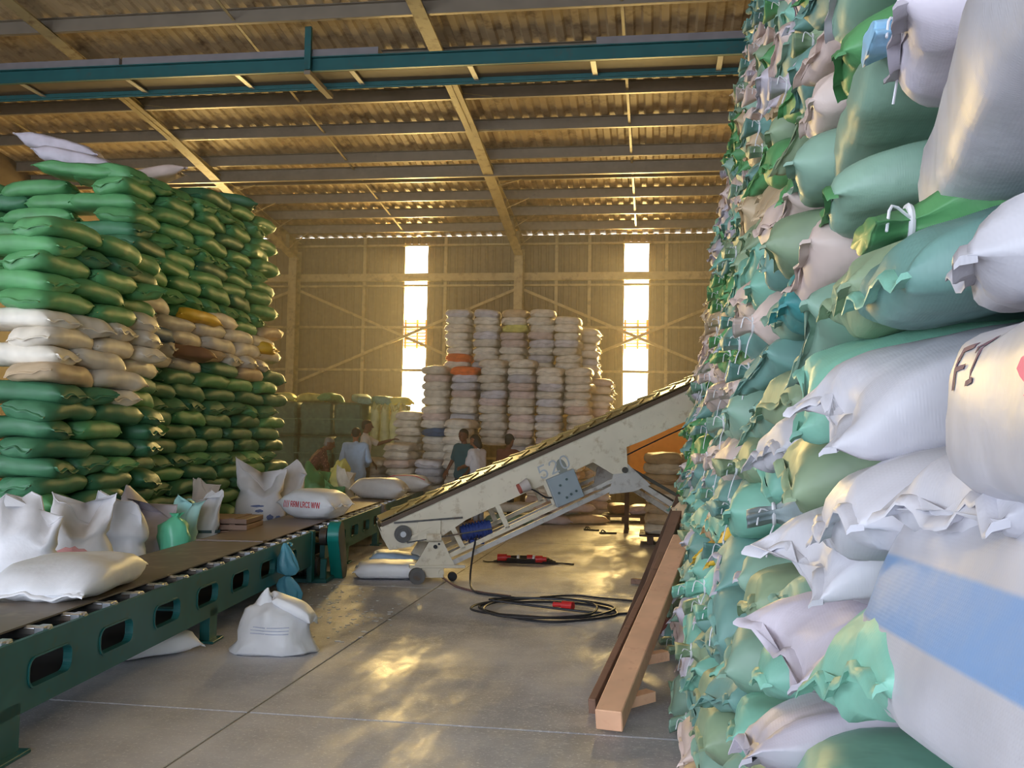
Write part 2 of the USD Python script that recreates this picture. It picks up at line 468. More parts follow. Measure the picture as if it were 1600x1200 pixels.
WORD = {'pale_green': 'pale green', 'mint': 'mint green', 'teal': 'teal', 'deep_teal': 'deep teal', 'olive': 'olive green', 'white': 'white', 'lavender': 'lavender grey', 'pink': 'pinkish white', 'sand': 'sandy', 'yellow': 'yellow', 'sky': 'light blue',
        'leaf': 'leaf green', 'dark_leaf': 'dark green', 'cream': 'cream white', 'brown': 'brown', 'navy': 'dark blue', 'orange': 'orange', 'bone': 'off-white', 'straw': 'straw yellow'}

ORD = ['first', 'second', 'third', 'fourth', 'fifth', 'sixth', 'seventh', 'eighth', 'ninth', 'tenth', 'eleventh', 'twelfth', 'thirteenth', 'fourteenth', 'fifteenth', 'sixteenth', 'seventeenth', 'eighteenth', 'nineteenth', 'twentieth',
       'twenty-first', 'twenty-second', 'twenty-third', 'twenty-fourth', 'twenty-fifth', 'twenty-sixth', 'twenty-seventh', 'twenty-eighth', 'twenty-ninth', 'thirtieth']
# ---------------------------------------------------------------- building shell
YW, EAVE = 24.5, 6.87            # far wall, eave height
XL, XR, YF = -14.0, 8.0, -8.6    # side walls, end wall behind the photographer
SLOPE = 0.105
RIDGE_Y = 4.0
def roof_z(y): return EAVE + 0.04 + SLOPE * (YW - y) if y >= RIDGE_Y else EAVE + 0.04 + SLOPE * (YW - RIDGE_Y) - SLOPE * (RIDGE_Y - y)

M_FLOOR = usdkit.material(stage, '/World/Looks/worn_concrete', {
    'tc': ('geometry', {}),
    'n': ('noise_texture', {'scale': 0.55, 'detail': 5.0, 'roughness': 0.62}),
    'n2': ('noise_texture', {'scale': 9.0, 'detail': 3.0, 'roughness': 0.75}),
    'n3': ('noise_texture', {'scale': 46.0, 'detail': 2.0, 'roughness': 0.8}),
    'mp': ('mapping', {'scale': (2.2, 0.7, 1.0)}),
    'n4': ('noise_texture', {'scale': 0.9, 'detail': 4.0, 'roughness': 0.6}),
    'r': ('rgb_ramp', {'ramp': [(0.30, srgb(136, 134, 141)), (0.50, srgb(180, 178, 184)), (0.70, srgb(212, 210, 215))]}),
    'r2': ('rgb_ramp', {'ramp': [(0.52, (0, 0, 0)), (0.70, (1, 1, 1))]}),
    'r3': ('rgb_ramp', {'ramp': [(0.56, (0, 0, 0)), (0.70, (0.8, 0.8, 0.8))]}),
    'mx': ('mix_color', {'b': srgb(206, 203, 202)}),
    'ms': ('math', {'math_type': 'multiply', 'value2': 0.55}),
    'mx2': ('mix_color', {'b': srgb(226, 225, 226)}),
    'rr': ('rgb_ramp', {'ramp': [(0.36, (0.34, 0.34, 0.34)), (0.58, (0.75, 0.75, 0.75))]}),
    'b': ('bump', {'strength': 0.4, 'distance': 0.006}),
    'p': ('principled_bsdf', {'specular_ior_level': 0.42})},
    [('tc.position', 'n.vector'), ('tc.position', 'n2.vector'), ('tc.position', 'n3.vector'), ('tc.position', 'mp.vector'), ('mp.vector', 'n4.vector'),
     ('n.fac', 'r.fac'), ('n2.fac', 'r2.fac'), ('r2.color', 'ms.value1'), ('ms.value', 'mx.fac'), ('r.color', 'mx.a'),
     ('n3.fac', 'r3.fac'), ('r3.color', 'mx2.fac'), ('mx.result', 'mx2.a'), ('mx2.result', 'p.base_color'),
     ('n4.fac', 'rr.fac'), ('rr.color', 'p.roughness'), ('n2.fac', 'b.height'), ('b.normal', 'p.normal')], surface='p.BSDF')
M_JOINT = mat_solid('joint_filler', srgb(168, 162, 152), 0.8)
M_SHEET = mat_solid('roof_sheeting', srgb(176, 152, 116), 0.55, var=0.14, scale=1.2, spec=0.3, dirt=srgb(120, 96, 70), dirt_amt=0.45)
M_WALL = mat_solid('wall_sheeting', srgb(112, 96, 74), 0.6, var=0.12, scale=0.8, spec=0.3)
M_STEEL = mat_solid('painted_steel', srgb(164, 146, 106), 0.5, var=0.08, scale=2.0, dirt=srgb(120, 98, 66), dirt_amt=0.35)
M_PURLIN = mat_solid('purlin_steel', srgb(128, 116, 100), 0.5, var=0.10, scale=2.0, metal=0.15)
M_GALV = mat_solid('galvanised', srgb(170, 170, 166), 0.4, metal=0.5, var=0.08)

# floor: cast slabs with narrow joints
fl = struct('floor', box(XL - 0.2, YF - 0.2, -0.25, XR + 0.2, YW + 0.2, -0.010), M_JOINT)
gx = [XL - 0.2, -10.2, -6.3, -2.32, 1.9, 5.0, XR + 0.2]
gy = [YF - 0.2, -4.0, 0.6, 5.35, 10.1, 14.9, 19.7, YW + 0.2]
for i in range(len(gx) - 1):
    for j in range(len(gy) - 1):
        part(fl, 'slab', bevel_box(gx[i] + 0.008, gy[j] + 0.008, -0.012, gx[i + 1] - 0.008, gy[j + 1] - 0.008, 0.0, 0.004), M_FLOOR, smooth=False)

# corrugated sheet: ribs across a length, extruded along a line
def ribbed(x0, x1, pitch, rib, depth):
    pts = []
    x = x0
    while x < x1 - 1e-6:
        for dx, z in ((0, 0), (pitch - rib * 1.6, 0), (pitch - rib * 1.25, depth), (pitch - rib * 0.35, depth)):
            if x + dx <= x1: pts.append((x + dx, z))
        x += pitch
    pts.append((x1, 0))
    return np.array(pts)
def sheet(profile, a, b, ex, ez, t=0.003):
    """profile (s, h) swept from offset a to offset b (3-D vectors)"""
    ex, ez, a, b = (np.array(q, float) for q in (ex, ez, a, b))
    base = profile[:, :1] * ex + profile[:, 1:] * ez
    n = len(base)
    V = np.vstack([base + a, base + b, base + a + ez * t, base + b + ez * t])
    i = np.arange(n - 1)
    F = [np.stack([i, i + 1, n + i + 1], 1), np.stack([i, n + i + 1, n + i], 1), np.stack([2 * n + i, 3 * n + i + 1, 2 * n + i + 1], 1), np.stack([2 * n + i, 3 * n + i, 3 * n + i + 1], 1)]
    m = trimesh.Trimesh(V, np.vstack(F), process=False)
    return m
prof = ribbed(XL - 0.3, XR + 0.3, 0.27, 0.10, 0.028)
nz = np.array([0, SLOPE, 1.0]); nz /= np.linalg.norm(nz)
zr = roof_z(RIDGE_Y)
ceiling = struct('ceiling', cat([
    sheet(prof, (0, YW + 0.05, roof_z(YW + 0.05)), (0, RIDGE_Y, zr), (1, 0, 0), (0, 0, 1)),
    sheet(prof, (0, RIDGE_Y, zr), (0, YF - 0.3, roof_z(YF - 0.3)), (1, 0, 0), (0, 0, 1))]), M_SHEET, smooth=False)

# far wall: ribbed sheets between the translucent strips
WW = 0.62
cuts = [XL - 0.1]
for wx in WIN_X: cuts += [wx - WW / 2, wx + WW / 2]
cuts.append(XR + 0.1)
WT, WB = 6.71, 2.25
pieces = []
wz = (0, -1, 0)
for i in range(0, len(cuts) - 1):
    z0, z1 = 0.0, EAVE + 0.037
    pr = ribbed(cuts[i], cuts[i + 1], 0.2, 0.05, 0.022)
    if i % 2 == 0:
        pieces.append(sheet(pr, (0, YW, z0), (0, YW, z1), (1, 0, 0), wz, 0.002))
    else:
        pieces.append(sheet(pr, (0, YW, z0), (0, YW, WB), (1, 0, 0), wz, 0.002))
        pieces.append(sheet(pr, (0, YW, WT), (0, YW, z1), (1, 0, 0), wz, 0.002))
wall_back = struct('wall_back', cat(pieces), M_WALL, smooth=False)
for z, h, d in ((5.80, 0.20, 0.16), (5.585, 0.05, 0.10), (4.49, 0.06, 0.10), (3.36, 0.06, 0.10), (2.22, 0.06, 0.10), (1.10, 0.06, 0.10), (6.66, 0.05, 0.10)):
    part(wall_back, 'girt', box(XL, YW - 0.03 - d, z - h / 2, XR, YW - 0.03, z + h / 2), M_STEEL, smooth=False)
for x in (-12.95, -11.65, -7.72, -5.52, -1.75, 0.2, 4.8, 6.1, -10.6, -2.6):
    part(wall_back, 'stud', box(x - 0.04, YW - 0.11, 0, x + 0.04, YW - 0.03, EAVE), M_STEEL, smooth=False)
COLS = [-9.56, -3.53, 2.50]
for k in range(2):
    a, b = COLS[k] + 0.1, COLS[k + 1] - 0.1
    part(wall_back, 'cross_brace', beam((a, YW - 0.22, 5.45), (b, YW - 0.22, 3.0), 0.05, 0.07), M_STEEL, smooth=False)
    part(wall_back, 'cross_brace', beam((a, YW - 0.28, 3.0), (b, YW - 0.28, 5.45), 0.05, 0.07), M_STEEL, smooth=False)
part(wall_back, 'cross_brace', beam((-13.8, YW - 0.22, 3.9), (-9.66, YW - 0.22, 5.45), 0.05, 0.07), M_STEEL, smooth=False)
part(wall_back, 'cross_brace', beam((-13.8, YW - 0.28, 4.6), (-9.66, YW - 0.28, 3.0), 0.05, 0.07), M_STEEL, smooth=False)

M_PANE = usdkit.material(stage, '/World/Looks/clear_sheet', {'t': ('transparent_bsdf', {'color': (0.96, 0.95, 0.90)}), 'g': ('glossy_bsdf', {'roughness': 0.25}), 'f': ('fresnel', {'IOR': 1.35}), 'm': ('mix_closure', {})},
    [('f.fac', 'm.fac'), ('t.BSDF', 'm.closure1'), ('g.BSDF', 'm.closure2')], surface='m.closure')
for k, wx in enumerate(WIN_X):  # the outer two are out of view, placed to bring in warm light
    w = numbered('/World', 'window_%d' % (k + 1))
    x = UsdGeom.Xform.Define(stage, w); tag(x.GetPrim(), None, None, None, 'structure')
    lev = [WB, 3.36, 3.95, 4.85, 5.62, WT]
    for a, b in zip(lev[:-1], lev[1:]):
        part(w, 'pane', box(wx - WW / 2, YW - 0.004, a, wx + WW / 2, YW + 0.002, b), M_PANE, smooth=False)
    if k in (1, 2):       # rusty lattice left on the outside of the strip
        lat = [box(wx - WW / 2, YW + 0.02, 4.0 + 0.085 * q, wx + WW / 2, YW + 0.045, 4.03 + 0.085 * q) for q in range(8)] + [box(wx + s, YW + 0.03, 3.95, wx + s + 0.05, YW + 0.06, 4.7) for s in (-0.3, 0.02, 0.26)]
        part(w, 'lattice', cat(lat), mat_solid('rusty_lattice', srgb(190, 110, 40), 0.8), smooth=False)
    fr = [box(wx - WW / 2 - 0.03, YW - 0.05, WB - 0.03, wx - WW / 2, YW - 0.02, WT + 0.03), box(wx + WW / 2, YW - 0.05, WB - 0.03, wx + WW / 2 + 0.03, YW - 0.02, WT + 0.03)]
    for q in fr: part(w, 'frame', q, M_STEEL, smooth=False)

# side and end walls, out of view; doorways placed to let the daylight in
prw = ribbed(YF, YW, 0.2, 0.05, 0.022)
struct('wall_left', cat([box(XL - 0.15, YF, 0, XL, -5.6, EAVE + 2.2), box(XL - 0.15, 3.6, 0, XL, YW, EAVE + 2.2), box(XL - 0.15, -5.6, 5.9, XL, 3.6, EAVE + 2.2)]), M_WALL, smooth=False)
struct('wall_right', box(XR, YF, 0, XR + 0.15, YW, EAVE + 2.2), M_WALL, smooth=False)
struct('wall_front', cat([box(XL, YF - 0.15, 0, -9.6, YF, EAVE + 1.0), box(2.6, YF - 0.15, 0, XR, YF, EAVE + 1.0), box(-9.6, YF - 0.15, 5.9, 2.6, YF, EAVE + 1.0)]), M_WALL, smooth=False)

# purlins, and the sag rods between them
PURL_Y = [23.45, 22.35, 21.25, 20.1, 18.95, 17.6, 16.25, 14.9, 13.5, 12.1, 10.7, 9.3, 7.9, 6.5, 5.1]
for y in PURL_Y:
    z = roof_z(y) - 0.105
    part(ceiling, 'purlin', zbar((XL, y, z), (XR, y, z), 0.07, 0.20, 0.007), M_PURLIN, smooth=False)
part(ceiling, 'purlin', zbar((XL, 19.45, roof_z(19.45) - 0.24), (XR, 19.45, roof_z(19.45) - 0.24), 0.09, 0.24, 0.008), M_PURLIN, smooth=False)
for x in (-12.4, -6.45, -0.56, 5.4):
    for a, b in zip(PURL_Y[:-1], PURL_Y[1:]):
        part(ceiling, 'sag_rod', beam((x, a, roof_z(a) - 0.16), (x, b, roof_z(b) - 0.16), 0.045, 0.012), M_STEEL, smooth=False)

# portal frames: column, haunched rafter, stiffeners and fly braces
def rafter_bot(y):
    return np.interp(y, [5.0, 12.9, 16.0, 20.0, 24.4], [8.60, 7.90, 7.66, 7.02, 6.22])
where = {-9.56: 'left portal frame, beside the green sack pile', -3.53: 'middle portal frame, above the off-white sack pile', 2.50: 'right portal frame, mostly behind the tall sack wall'}
for X in COLS:
    t = thing('portal_frame', 'yellow-painted steel ' + where[X], 'steel frame')
    part(t, 'column', cat([box(X - 0.11, YW - 0.52, 0, X + 0.11, YW - 0.50, 6.3), box(X - 0.11, YW - 0.20, 0, X + 0.11, YW - 0.18, 6.5), box(X - 0.006, YW - 0.50, 0, X + 0.006, YW - 0.20, 6.4)]), M_STEEL, smooth=False)
    ys = [YW - 0.18, 22.6, 20.0, 17.8, 16.0, 14.4, 12.9, 10.0, 7.0, 5.0]
    top = [(y, roof_z(y) - 0.215) for y in ys]
    bot = [(y, rafter_bot(y)) for y in ys]
    part(t, 'rafter_web', plate(top + bot[::-1], 0.01, (X, 0, 0), (0, 1, 0), (0, 0, 1)), M_STEEL, smooth=False)
    for q, (a, b) in enumerate(zip(bot[:-1], bot[1:])):
        part(t, 'rafter_flange', beam((X, a[0], a[1]), (X, b[0], b[1]), 0.22, 0.018), M_STEEL, smooth=False)
    part(t, 'top_flange', beam((X, top[0][0], top[0][1]), (X, top[-1][0], top[-1][1]), 0.22, 0.016), M_STEEL, smooth=False)
    for y in PURL_Y[:13]:
        zb, zt = rafter_bot(y) + 0.01, roof_z(y) - 0.22
        if zt - zb > 0.1:
            part(t, 'stiffener', box(X - 0.10, y - 0.005, zb, X + 0.10, y + 0.005, zt), M_STEEL, smooth=False)
        if y < 24 and int(y * 10) % 2 == 0 or y in (22.35, 21.25, 20.1):
            part(t, 'fly_brace', beam((X + 0.10, y, zb + 0.03), (X + 0.62, y, roof_z(y) - 0.19), 0.04, 0.012), M_STEEL, smooth=False)

# ---------------------------------------------------------------- overhead green conveyor
M_TEAL = mat_solid('teal_paint', srgb(40, 92, 92), 0.5, var=0.08, dirt=srgb(64, 84, 80), dirt_amt=0.2)
M_GREYBOARD = mat_solid('grey_boards', srgb(128, 122, 124), 0.7)
M_DARKBELT = mat_solid('dark_belt', srgb(92, 82, 70), 0.6)
t = thing('overhead_conveyor', 'long teal conveyor gantry hung under the roof across the hall', 'conveyor')
OX0, OX1 = -13.5, 7.6
part(t, 'rail', cat([box(OX0, 13.99, 7.24, OX1, 14.0, 7.47), box(OX0, 13.93, 7.455, OX1, 14.0, 7.47), box(OX0, 13.93, 7.24, OX1, 14.0, 7.252)]), M_TEAL, smooth=False)
part(t, 'rail', box(OX0, 14.62, 7.24, OX1, 14.66, 7.33), M_TEAL, smooth=False)
part(t, 'pipe', cyl((OX0, 14.66, 7.235), (OX1, 14.66, 7.235), 0.022), M_TEAL)
part(t, 'belt', box(OX0, 14.02, 7.30, OX1, 14.60, 7.315), M_DARKBELT, smooth=False)
k = -12.22
while k < 7:
    part(t, 'cross_bar', box(k - 0.04, 14.0, 7.255, k + 0.04, 14.64, 7.275), M_GALV, smooth=False)
    k += 1.87
for X, Y, w in ((-5.40, 13.90, 0.10), (-4.95, 14.66, 0.07), (1.9, 13.90, 0.10), (-11.6, 13.90, 0.10)):
    part(t, 'hanger', box(X - w / 2, Y - 0.03, 7.25, X + w / 2, Y + 0.03, roof_z(Y) - 0.1), M_TEAL if w > 0.08 else M_PURLIN, smooth=False)
for X in (-5.40, 1.9, -11.6):
    part(t, 'cradle', box(X - 0.05, 13.88, 7.17, X + 0.05, 14.95, 7.235), M_PURLIN, smooth=False)
for a, b in ((-13.0, -8.6), (-8.55, -4.3), (-0.95, 1.4), (1.45, 4.6)):
    part(t, 'board', bevel_box(a, 13.97, 7.475, b, 14.25, 7.60, 0.004), M_GREYBOARD, smooth=False)

# thin haze volume in the rear hall, placed to lift darks and spread window glow
M_HAZE = usdkit.material(stage, '/World/Looks/glow_haze', {'v': ('principled_volume', {'color': (0.95, 0.92, 0.86), 'density': 0.0075, 'anisotropy': 0.45})}, [], volume='v.volume')
hz = usdkit.mesh(stage, numbered('/World', 'haze'), box(-9.3, 11.0, 0.02, 2.2, YW - 0.6, 6.1), M_HAZE)
tag(hz.GetPrim(), 'thin haze over the rear hall, lifting dark tones and spreading window glow', 'haze', None, 'stuff')
# ---------------------------------------------------------------- tall sack wall on the right
def face_x(y, z): return 0.155 + 0.14 * z - 0.006 * max(0.0, min(y, 10.8) - 4.0)
SHAPES = {}
def shape(key, *a, **k):
    if key not in SHAPES: SHAPES[key] = sack(*a, **k)
    return SHAPES[key]
NS = 5
for k in range(NS):
    shape(('sewn', k), 0.80, 0.49 + 0.02 * (k % 3), 0.265, 20 + k, full=8.0, flat=1.0, droop=0.02 + 0.012 * k, twist=(-0.22, 0.18, -0.1, 0.26, 0.05)[k], lump=0.016, ear=0.02 + 0.012 * k, fold=0.006, nu=24, nv=22)
for k in range(3):
    shape(('tied', k), 0.86, 0.48, 0.265, 40 + k, ends=('sewn', 'tied'), full=8.0, flat=1.0, droop=0.04 + 0.02 * k, twist=(0.2, -0.2, 0.1)[k], lump=0.016, fold=0.008, nu=26, nv=22)
for k in range(2):      # empty flap of sacking left standing out beyond the filling
    shape(('flap', k), 0.92, 0.47, 0.25, 50 + k, full=5.0, flat=1.0, droop=0.09 + 0.03 * k, twist=(0.3, -0.25)[k], lump=0.02, ear=0.07, fold=0.012, nu=24, nv=22)
def wall_kind(style, k, col):
    key = 'wall_%s_%d_%s' % (style, k, col)
    tie = M_STRING if col not in ('white', 'lavender') else M_DARKTIE
    return (class_kind(key, lambda p: sack_parts(p, SHAPES[(style, k)], SMW(col), SMW('lavender') if (k == 1 and col in ('pale_green', 'teal')) else SMW(col), M_STRING)), key)[1]

# the sacks that stand out one by one: (pixel of the mouth end, colour, style, width scale, thickness scale, yaw, roll, label)
FX, FU = c_r, c_u
def ray(px, py): return c_r * (px - 800) / FPX + c_u * (600 - py) / FPX + c_f
def on_face(px, py):
    d = ray(px, py)
    t = (0.155 + 0.14 * HC) / (d[0] - 0.14 * d[2])
    return np.array([0, 0, HC]) + d * t
rw_taken = []
M_STRIPED = mat_sack('sacking_striped', SACK_COL['white'], stripe=(srgb(128, 160, 202), 0.0, 0.105))
M_GREYBLUE = mat_sack('sacking_greyblue', srgb(150, 164, 168))
def hero(label, px, py, shp, rot, prot, mat, hem_mat=None, size=(0.46, 0.22), shift=0.0):
    """puts the sack so that its aisle side is centred where the photograph shows it on the wall's face"""
    q = on_face(px, py)
    R = np.array(xf_matrix((0, 0, 0), rot)).T[:3, :3]
    v = shp[0].vertices @ R.T
    x0 = np.percentile(v[:, 0], 2)
    k = v[:, 0] < x0 + 0.16
    loc = (q[0] - x0 - prot, q[1] - (v[k, 1].min() + v[k, 1].max()) / 2, q[2] - (v[k, 2].min() + v[k, 2].max()) / 2)
    loc = (loc[0], loc[1] + shift, loc[2])
    t = thing('woven_sack', label, 'sack', loc, rot)
    sack_parts(t, shp, mat, hem_mat, M_STRING)
    rw_taken.append((q[1] + shift, q[2], size[0], size[1]))
    return t, shp
hero('big smooth grey-white sack at the upper right edge of the right-hand wall', 1490, 160, sack(1.25, 0.46, 0.3, 101, nu=34, nv=30, twist=0.2, lump=0.012), (0, 0, 80), 0.06, SM('white'), None, (1.0, 0.34), shift=0.01)
hero('grey-white sack with a bluish hem corner, tucked just above the big smooth sack', 1425, 50, sack(0.84, 0.44, 0.25, 102, nu=34, nv=30, droop=0.05, ear=0.04), (6, 3, 174), 0.03, SM('lavender'), None, (0.4, 0.2))
hero('white sack with a thick ruffled hem at the right edge, above the sack marked F1', 1530, 385, sack(0.84, 0.4, 0.22, 103, nu=34, nv=30, droop=0.06, ear=0.05, fold=0.012), (-6, 2, 177), 0.03, SM('white'), None, (0.38, 0.2))
hero('long teal sack with a frayed sewn hem, below the big smooth grey-white sack', 1395, 430, sack(0.84, 0.52, 0.22, 104, nu=34, nv=30, droop=0.06, ear=0.03, fold=0.012), (0, 2, 178), 0.03, SM('teal'), SM('mint'), (0.5, 0.2))
hero('white sack thrusting out a pointed corner, left of the sack marked F1', 1350, 625, sack(0.84, 0.42, 0.26, 105, nu=34, nv=30, droop=0.06, ear=0.10, twist=-0.3, fold=0.010, full=5.0), (0, 4, 178), 0.07, SM('white'), None, (0.46, 0.24))
f1 = hero('plump white sack at the right edge marked F1 with a pink print', 1560, 640, sack(0.85, 0.46, 0.29, 106, nu=34, nv=30, lump=0.012), (0, 0, 82), 0.075, SM('white'), None, (0.46, 0.26), shift=-0.10)
def side_print(t, body, mesh, mat, label=None):
    """flat print on the side of a sack that faces local +y; the mesh lies in (x to the reader's right, z up)"""
    v = body.vertices; nr = body.vertex_normals; k = nr[:, 1] > 0.15
    f = LinearNDInterpolator(v[k][:, [0, 2]], v[k][:, 1])
    q = mesh.copy()
    while q.edges_unique_length.max() > 0.02 and len(q.faces) < 12000:
        vv, ff = trimesh.remesh.subdivide(q.vertices, q.faces); q = trimesh.Trimesh(vv, ff, process=False)
    X, Z = -q.vertices[:, 0], q.vertices[:, 1]
    y = f(np.stack([X, Z], 1)); y = np.where(np.isnan(y), np.nanmean(y), y)
    q.vertices = np.stack([X, y + 0.0012 + np.clip(q.vertices[:, 2], 0, 0.0006), Z], 1)
    q.fix_normals()
    part(t, 'print', q, mat, smooth=False, label=label)
tx = meshkit.text_mesh('F1', 0.05, 0.0006)
b_ = tx.bounds
tx.apply_translation((-b_[0][0], 0, 0)); tx.apply_scale((0.17 / (b_[1][0] - b_[0][0]), 1, 1))
sh_ = np.eye(4); sh_[0, 1] = 0.9; tx.apply_transform(sh_); tx.apply_translation((-0.235, 0.148, 0))
side_print(f1[0], f1[1][0], tx, mat_solid('marker_ink', srgb(120, 92, 104), 0.7), 'handwritten mark F1')
an = np.linspace(0, 6.28, 26, endpoint=False)
pk = trimesh.creation.extrude_polygon(sg.Polygon([(0.27 + 0.11 * math.cos(a) * (1 + .18 * math.sin(5 * a)), 0.14 + 0.03 * math.sin(a) * (1 + .15 * math.cos(7 * a))) for a in an]), 0.0006, engine='earcut')
side_print(f1[0], f1[1][0], pk, mat_solid('pink_print', srgb(232, 100, 142), 0.6), 'pink print')
hero('creased white sack with a scalloped hem, under the sack with the pointed corner', 1345, 790, sack(0.84, 0.5, 0.22, 107, nu=34, nv=30, droop=0.09, ear=0.04, twist=0.15, fold=0.014, full=4.5), (0, 3, 178), 0.05, SM('white'), None, (0.5, 0.2))
hero('smooth white sack top between the sack marked F1 and the blue-striped sack', 1465, 775, sack(0.84, 0.4, 0.22, 108, nu=34, nv=30, droop=0.05), (0, 2, 180), 0, SM('white'), None, (0.4, 0.2))
hero('big white sack with a broad blue stripe along it, at the lower right', 1475, 990, sack(0.95, 0.43, 0.36, 109, nu=34, nv=30, droop=0.03, lump=0.012), (-66, 0, 96), 0.03, M_STRIPED, SM('white'), (0.62, 0.26))
hero('shiny mint green sack with bulging corner, left under the blue-striped sack', 1365, 1025, sack(0.84, 0.46, 0.23, 110, nu=34, nv=30, droop=0.10, ear=0.05, twist=0.25, fold=0.010), (0, 4, 178), 0.05, SM('mint'), None, (0.44, 0.2))
hero('wrinkled teal sack at the very bottom right corner', 1470, 1150, sack(0.84, 0.5, 0.22, 111, nu=34, nv=30, droop=0.04, fold=0.014), (0, 2, 182), -0.09, SM('teal'), None, (0.5, 0.18))
hero('lavender grey sack with hanging flap, left of the shiny bulging mint sack', 1262, 995, sack(0.84, 0.4, 0.18, 112, nu=34, nv=30, droop=0.11, ear=0.08, twist=-0.3, fold=0.014, full=3.5), (0, 3, 178), 0.07, SM('lavender'), None, (0.38, 0.18))
hero('lavender grey sack with a long creased flap, lowest of the pale sacks near the bottom', 1222, 1145, sack(0.84, 0.42, 0.18, 113, nu=34, nv=30, droop=0.12, ear=0.08, twist=0.25, fold=0.014, full=3.5), (0, 3, 178), 0.07, SM('lavender'), None, (0.38, 0.16))
hero('pale mint sack with a rounded shiny end, left of the hanging lavender flap', 1205, 1030, sack(0.84, 0.44, 0.22, 114, nu=34, nv=30, droop=0.10, ear=0.02, twist=0.2), (0, 3, 178), 0.03, SM('mint'), None, (0.42, 0.2))
hero('white sack with a bulging lower end, above a small green sack end', 1280, 860, sack(0.84, 0.48, 0.23, 115, nu=34, nv=30, droop=0.06, ear=0.10, twist=-0.2, fold=0.014, full=4.5), (0, 3, 178), 0.06, SM('white'), None, (0.46, 0.2))
hero('green sack end peeping out below the white sack with the overhanging hem', 1225, 928, sack(0.84, 0.38, 0.18, 116, nu=34, nv=30, droop=0.08), (0, 3, 178), 0, SM('pale_green'), None, (0.36, 0.16))
hero('plump deep teal sack end with a neat seam, in the upper middle of the wall', 1232, 470, sack(0.84, 0.5, 0.28, 117, nu=34, nv=30, droop=0.04, lump=0.012), (0, 4, 178), 0.02, SM('deep_teal'), None, (0.5, 0.24))
hero('large smooth olive green sack right of the deep teal sack end', 1320, 450, sack(0.84, 0.48, 0.27, 118, nu=34, nv=30, droop=0.05, lump=0.014), (0, 3, 178), 0.01, SM('olive'), None, (0.46, 0.24))
hero('glossy mint sack with drooping corner, left of the white pointed-corner sack', 1285, 610, sack(0.84, 0.48, 0.25, 119, nu=34, nv=30, droop=0.07, ear=0.06, twist=-0.35, fold=0.010), (0, 4, 178), 0.05, SM('mint'), None, (0.5, 0.22))
hero('long smooth grey-green sack lying along the wall, left of the big grey-white sack', 1318, 195, sack(1, 0.46, 0.26, 120, nu=34, nv=30, droop=0.03, lump=0.014), (0, 0, 86), 0.02, SM('pale_green'), None, (0.9, 0.24))
hero('green sack with a zigzag hem, left of the bright folded green mouth', 1310, 310, sack(0.84, 0.48, 0.22, 121, nu=34, nv=30, droop=0.06, ear=0.03), (0, 3, 178), 0.03, SM('pale_green'), SM('leaf'), (0.46, 0.2))
hero('dark green sack with a long frilled hem near the top of the wall', 1325, 88, sack(0.84, 0.48, 0.22, 122, nu=34, nv=30, droop=0.06, ear=0.03), (0, 3, 178), 0.03, SM('leaf'), None, (0.46, 0.2))
hero('pinkish white sack with a narrow seam near the top of the wall', 1280, 75, sack(0.84, 0.48, 0.23, 123, nu=34, nv=30, droop=0.05, ear=0.03), (0, 3, 178), 0.03, SM('pink'), None, (0.46, 0.2))
hero('pinkish white sack with a wavy seam, just below its narrow-seamed neighbour', 1278, 165, sack(0.84, 0.46, 0.23, 124, nu=34, nv=30, droop=0.05, ear=0.03), (0, 3, 178), 0.03, SM('pink'), None, (0.44, 0.2))
hero('white sack with a shallow arched hem, below left of the glossy mint sack', 1215, 690, sack(0.84, 0.48, 0.22, 125, nu=34, nv=30, droop=0.10, ear=0.05, twist=0.2), (0, 3, 178), 0.05, SM('white'), None, (0.46, 0.2))
hero('grey-blue sack with bright tied mouth, in the lower middle of the right wall', 1195, 795, sack(0.86, 0.46, 0.23, 126, nu=34, nv=30, ends=('sewn', 'tied'), droop=0.05, lump=0.012), (0, 3, 174), 0.05, M_GREYBLUE, SM('sky'), (0.46, 0.2))
hero('bright green sack mouth folded like a bag, under the big grey-white sack', 1400, 345, sack(0.86, 0.34, 0.17, 127, nu=34, nv=30, ends=('sewn', 'tied'), droop=0.08), (0, 2, 178), 0.06, SM('leaf'), None, (0.3, 0.14))
hero('pale turquoise crumpled sack mouth, left of the grey-white sack with bluish corner', 1405, 40, sack(0.86, 0.38, 0.2, 128, nu=34, nv=30, ends=('sewn', 'tied'), droop=0.06), (0, 3, 178), 0.06, SM('sky'), None, (0.34, 0.16))
rw_taken.append((1.2, 2.15, 1.0, 0.36))
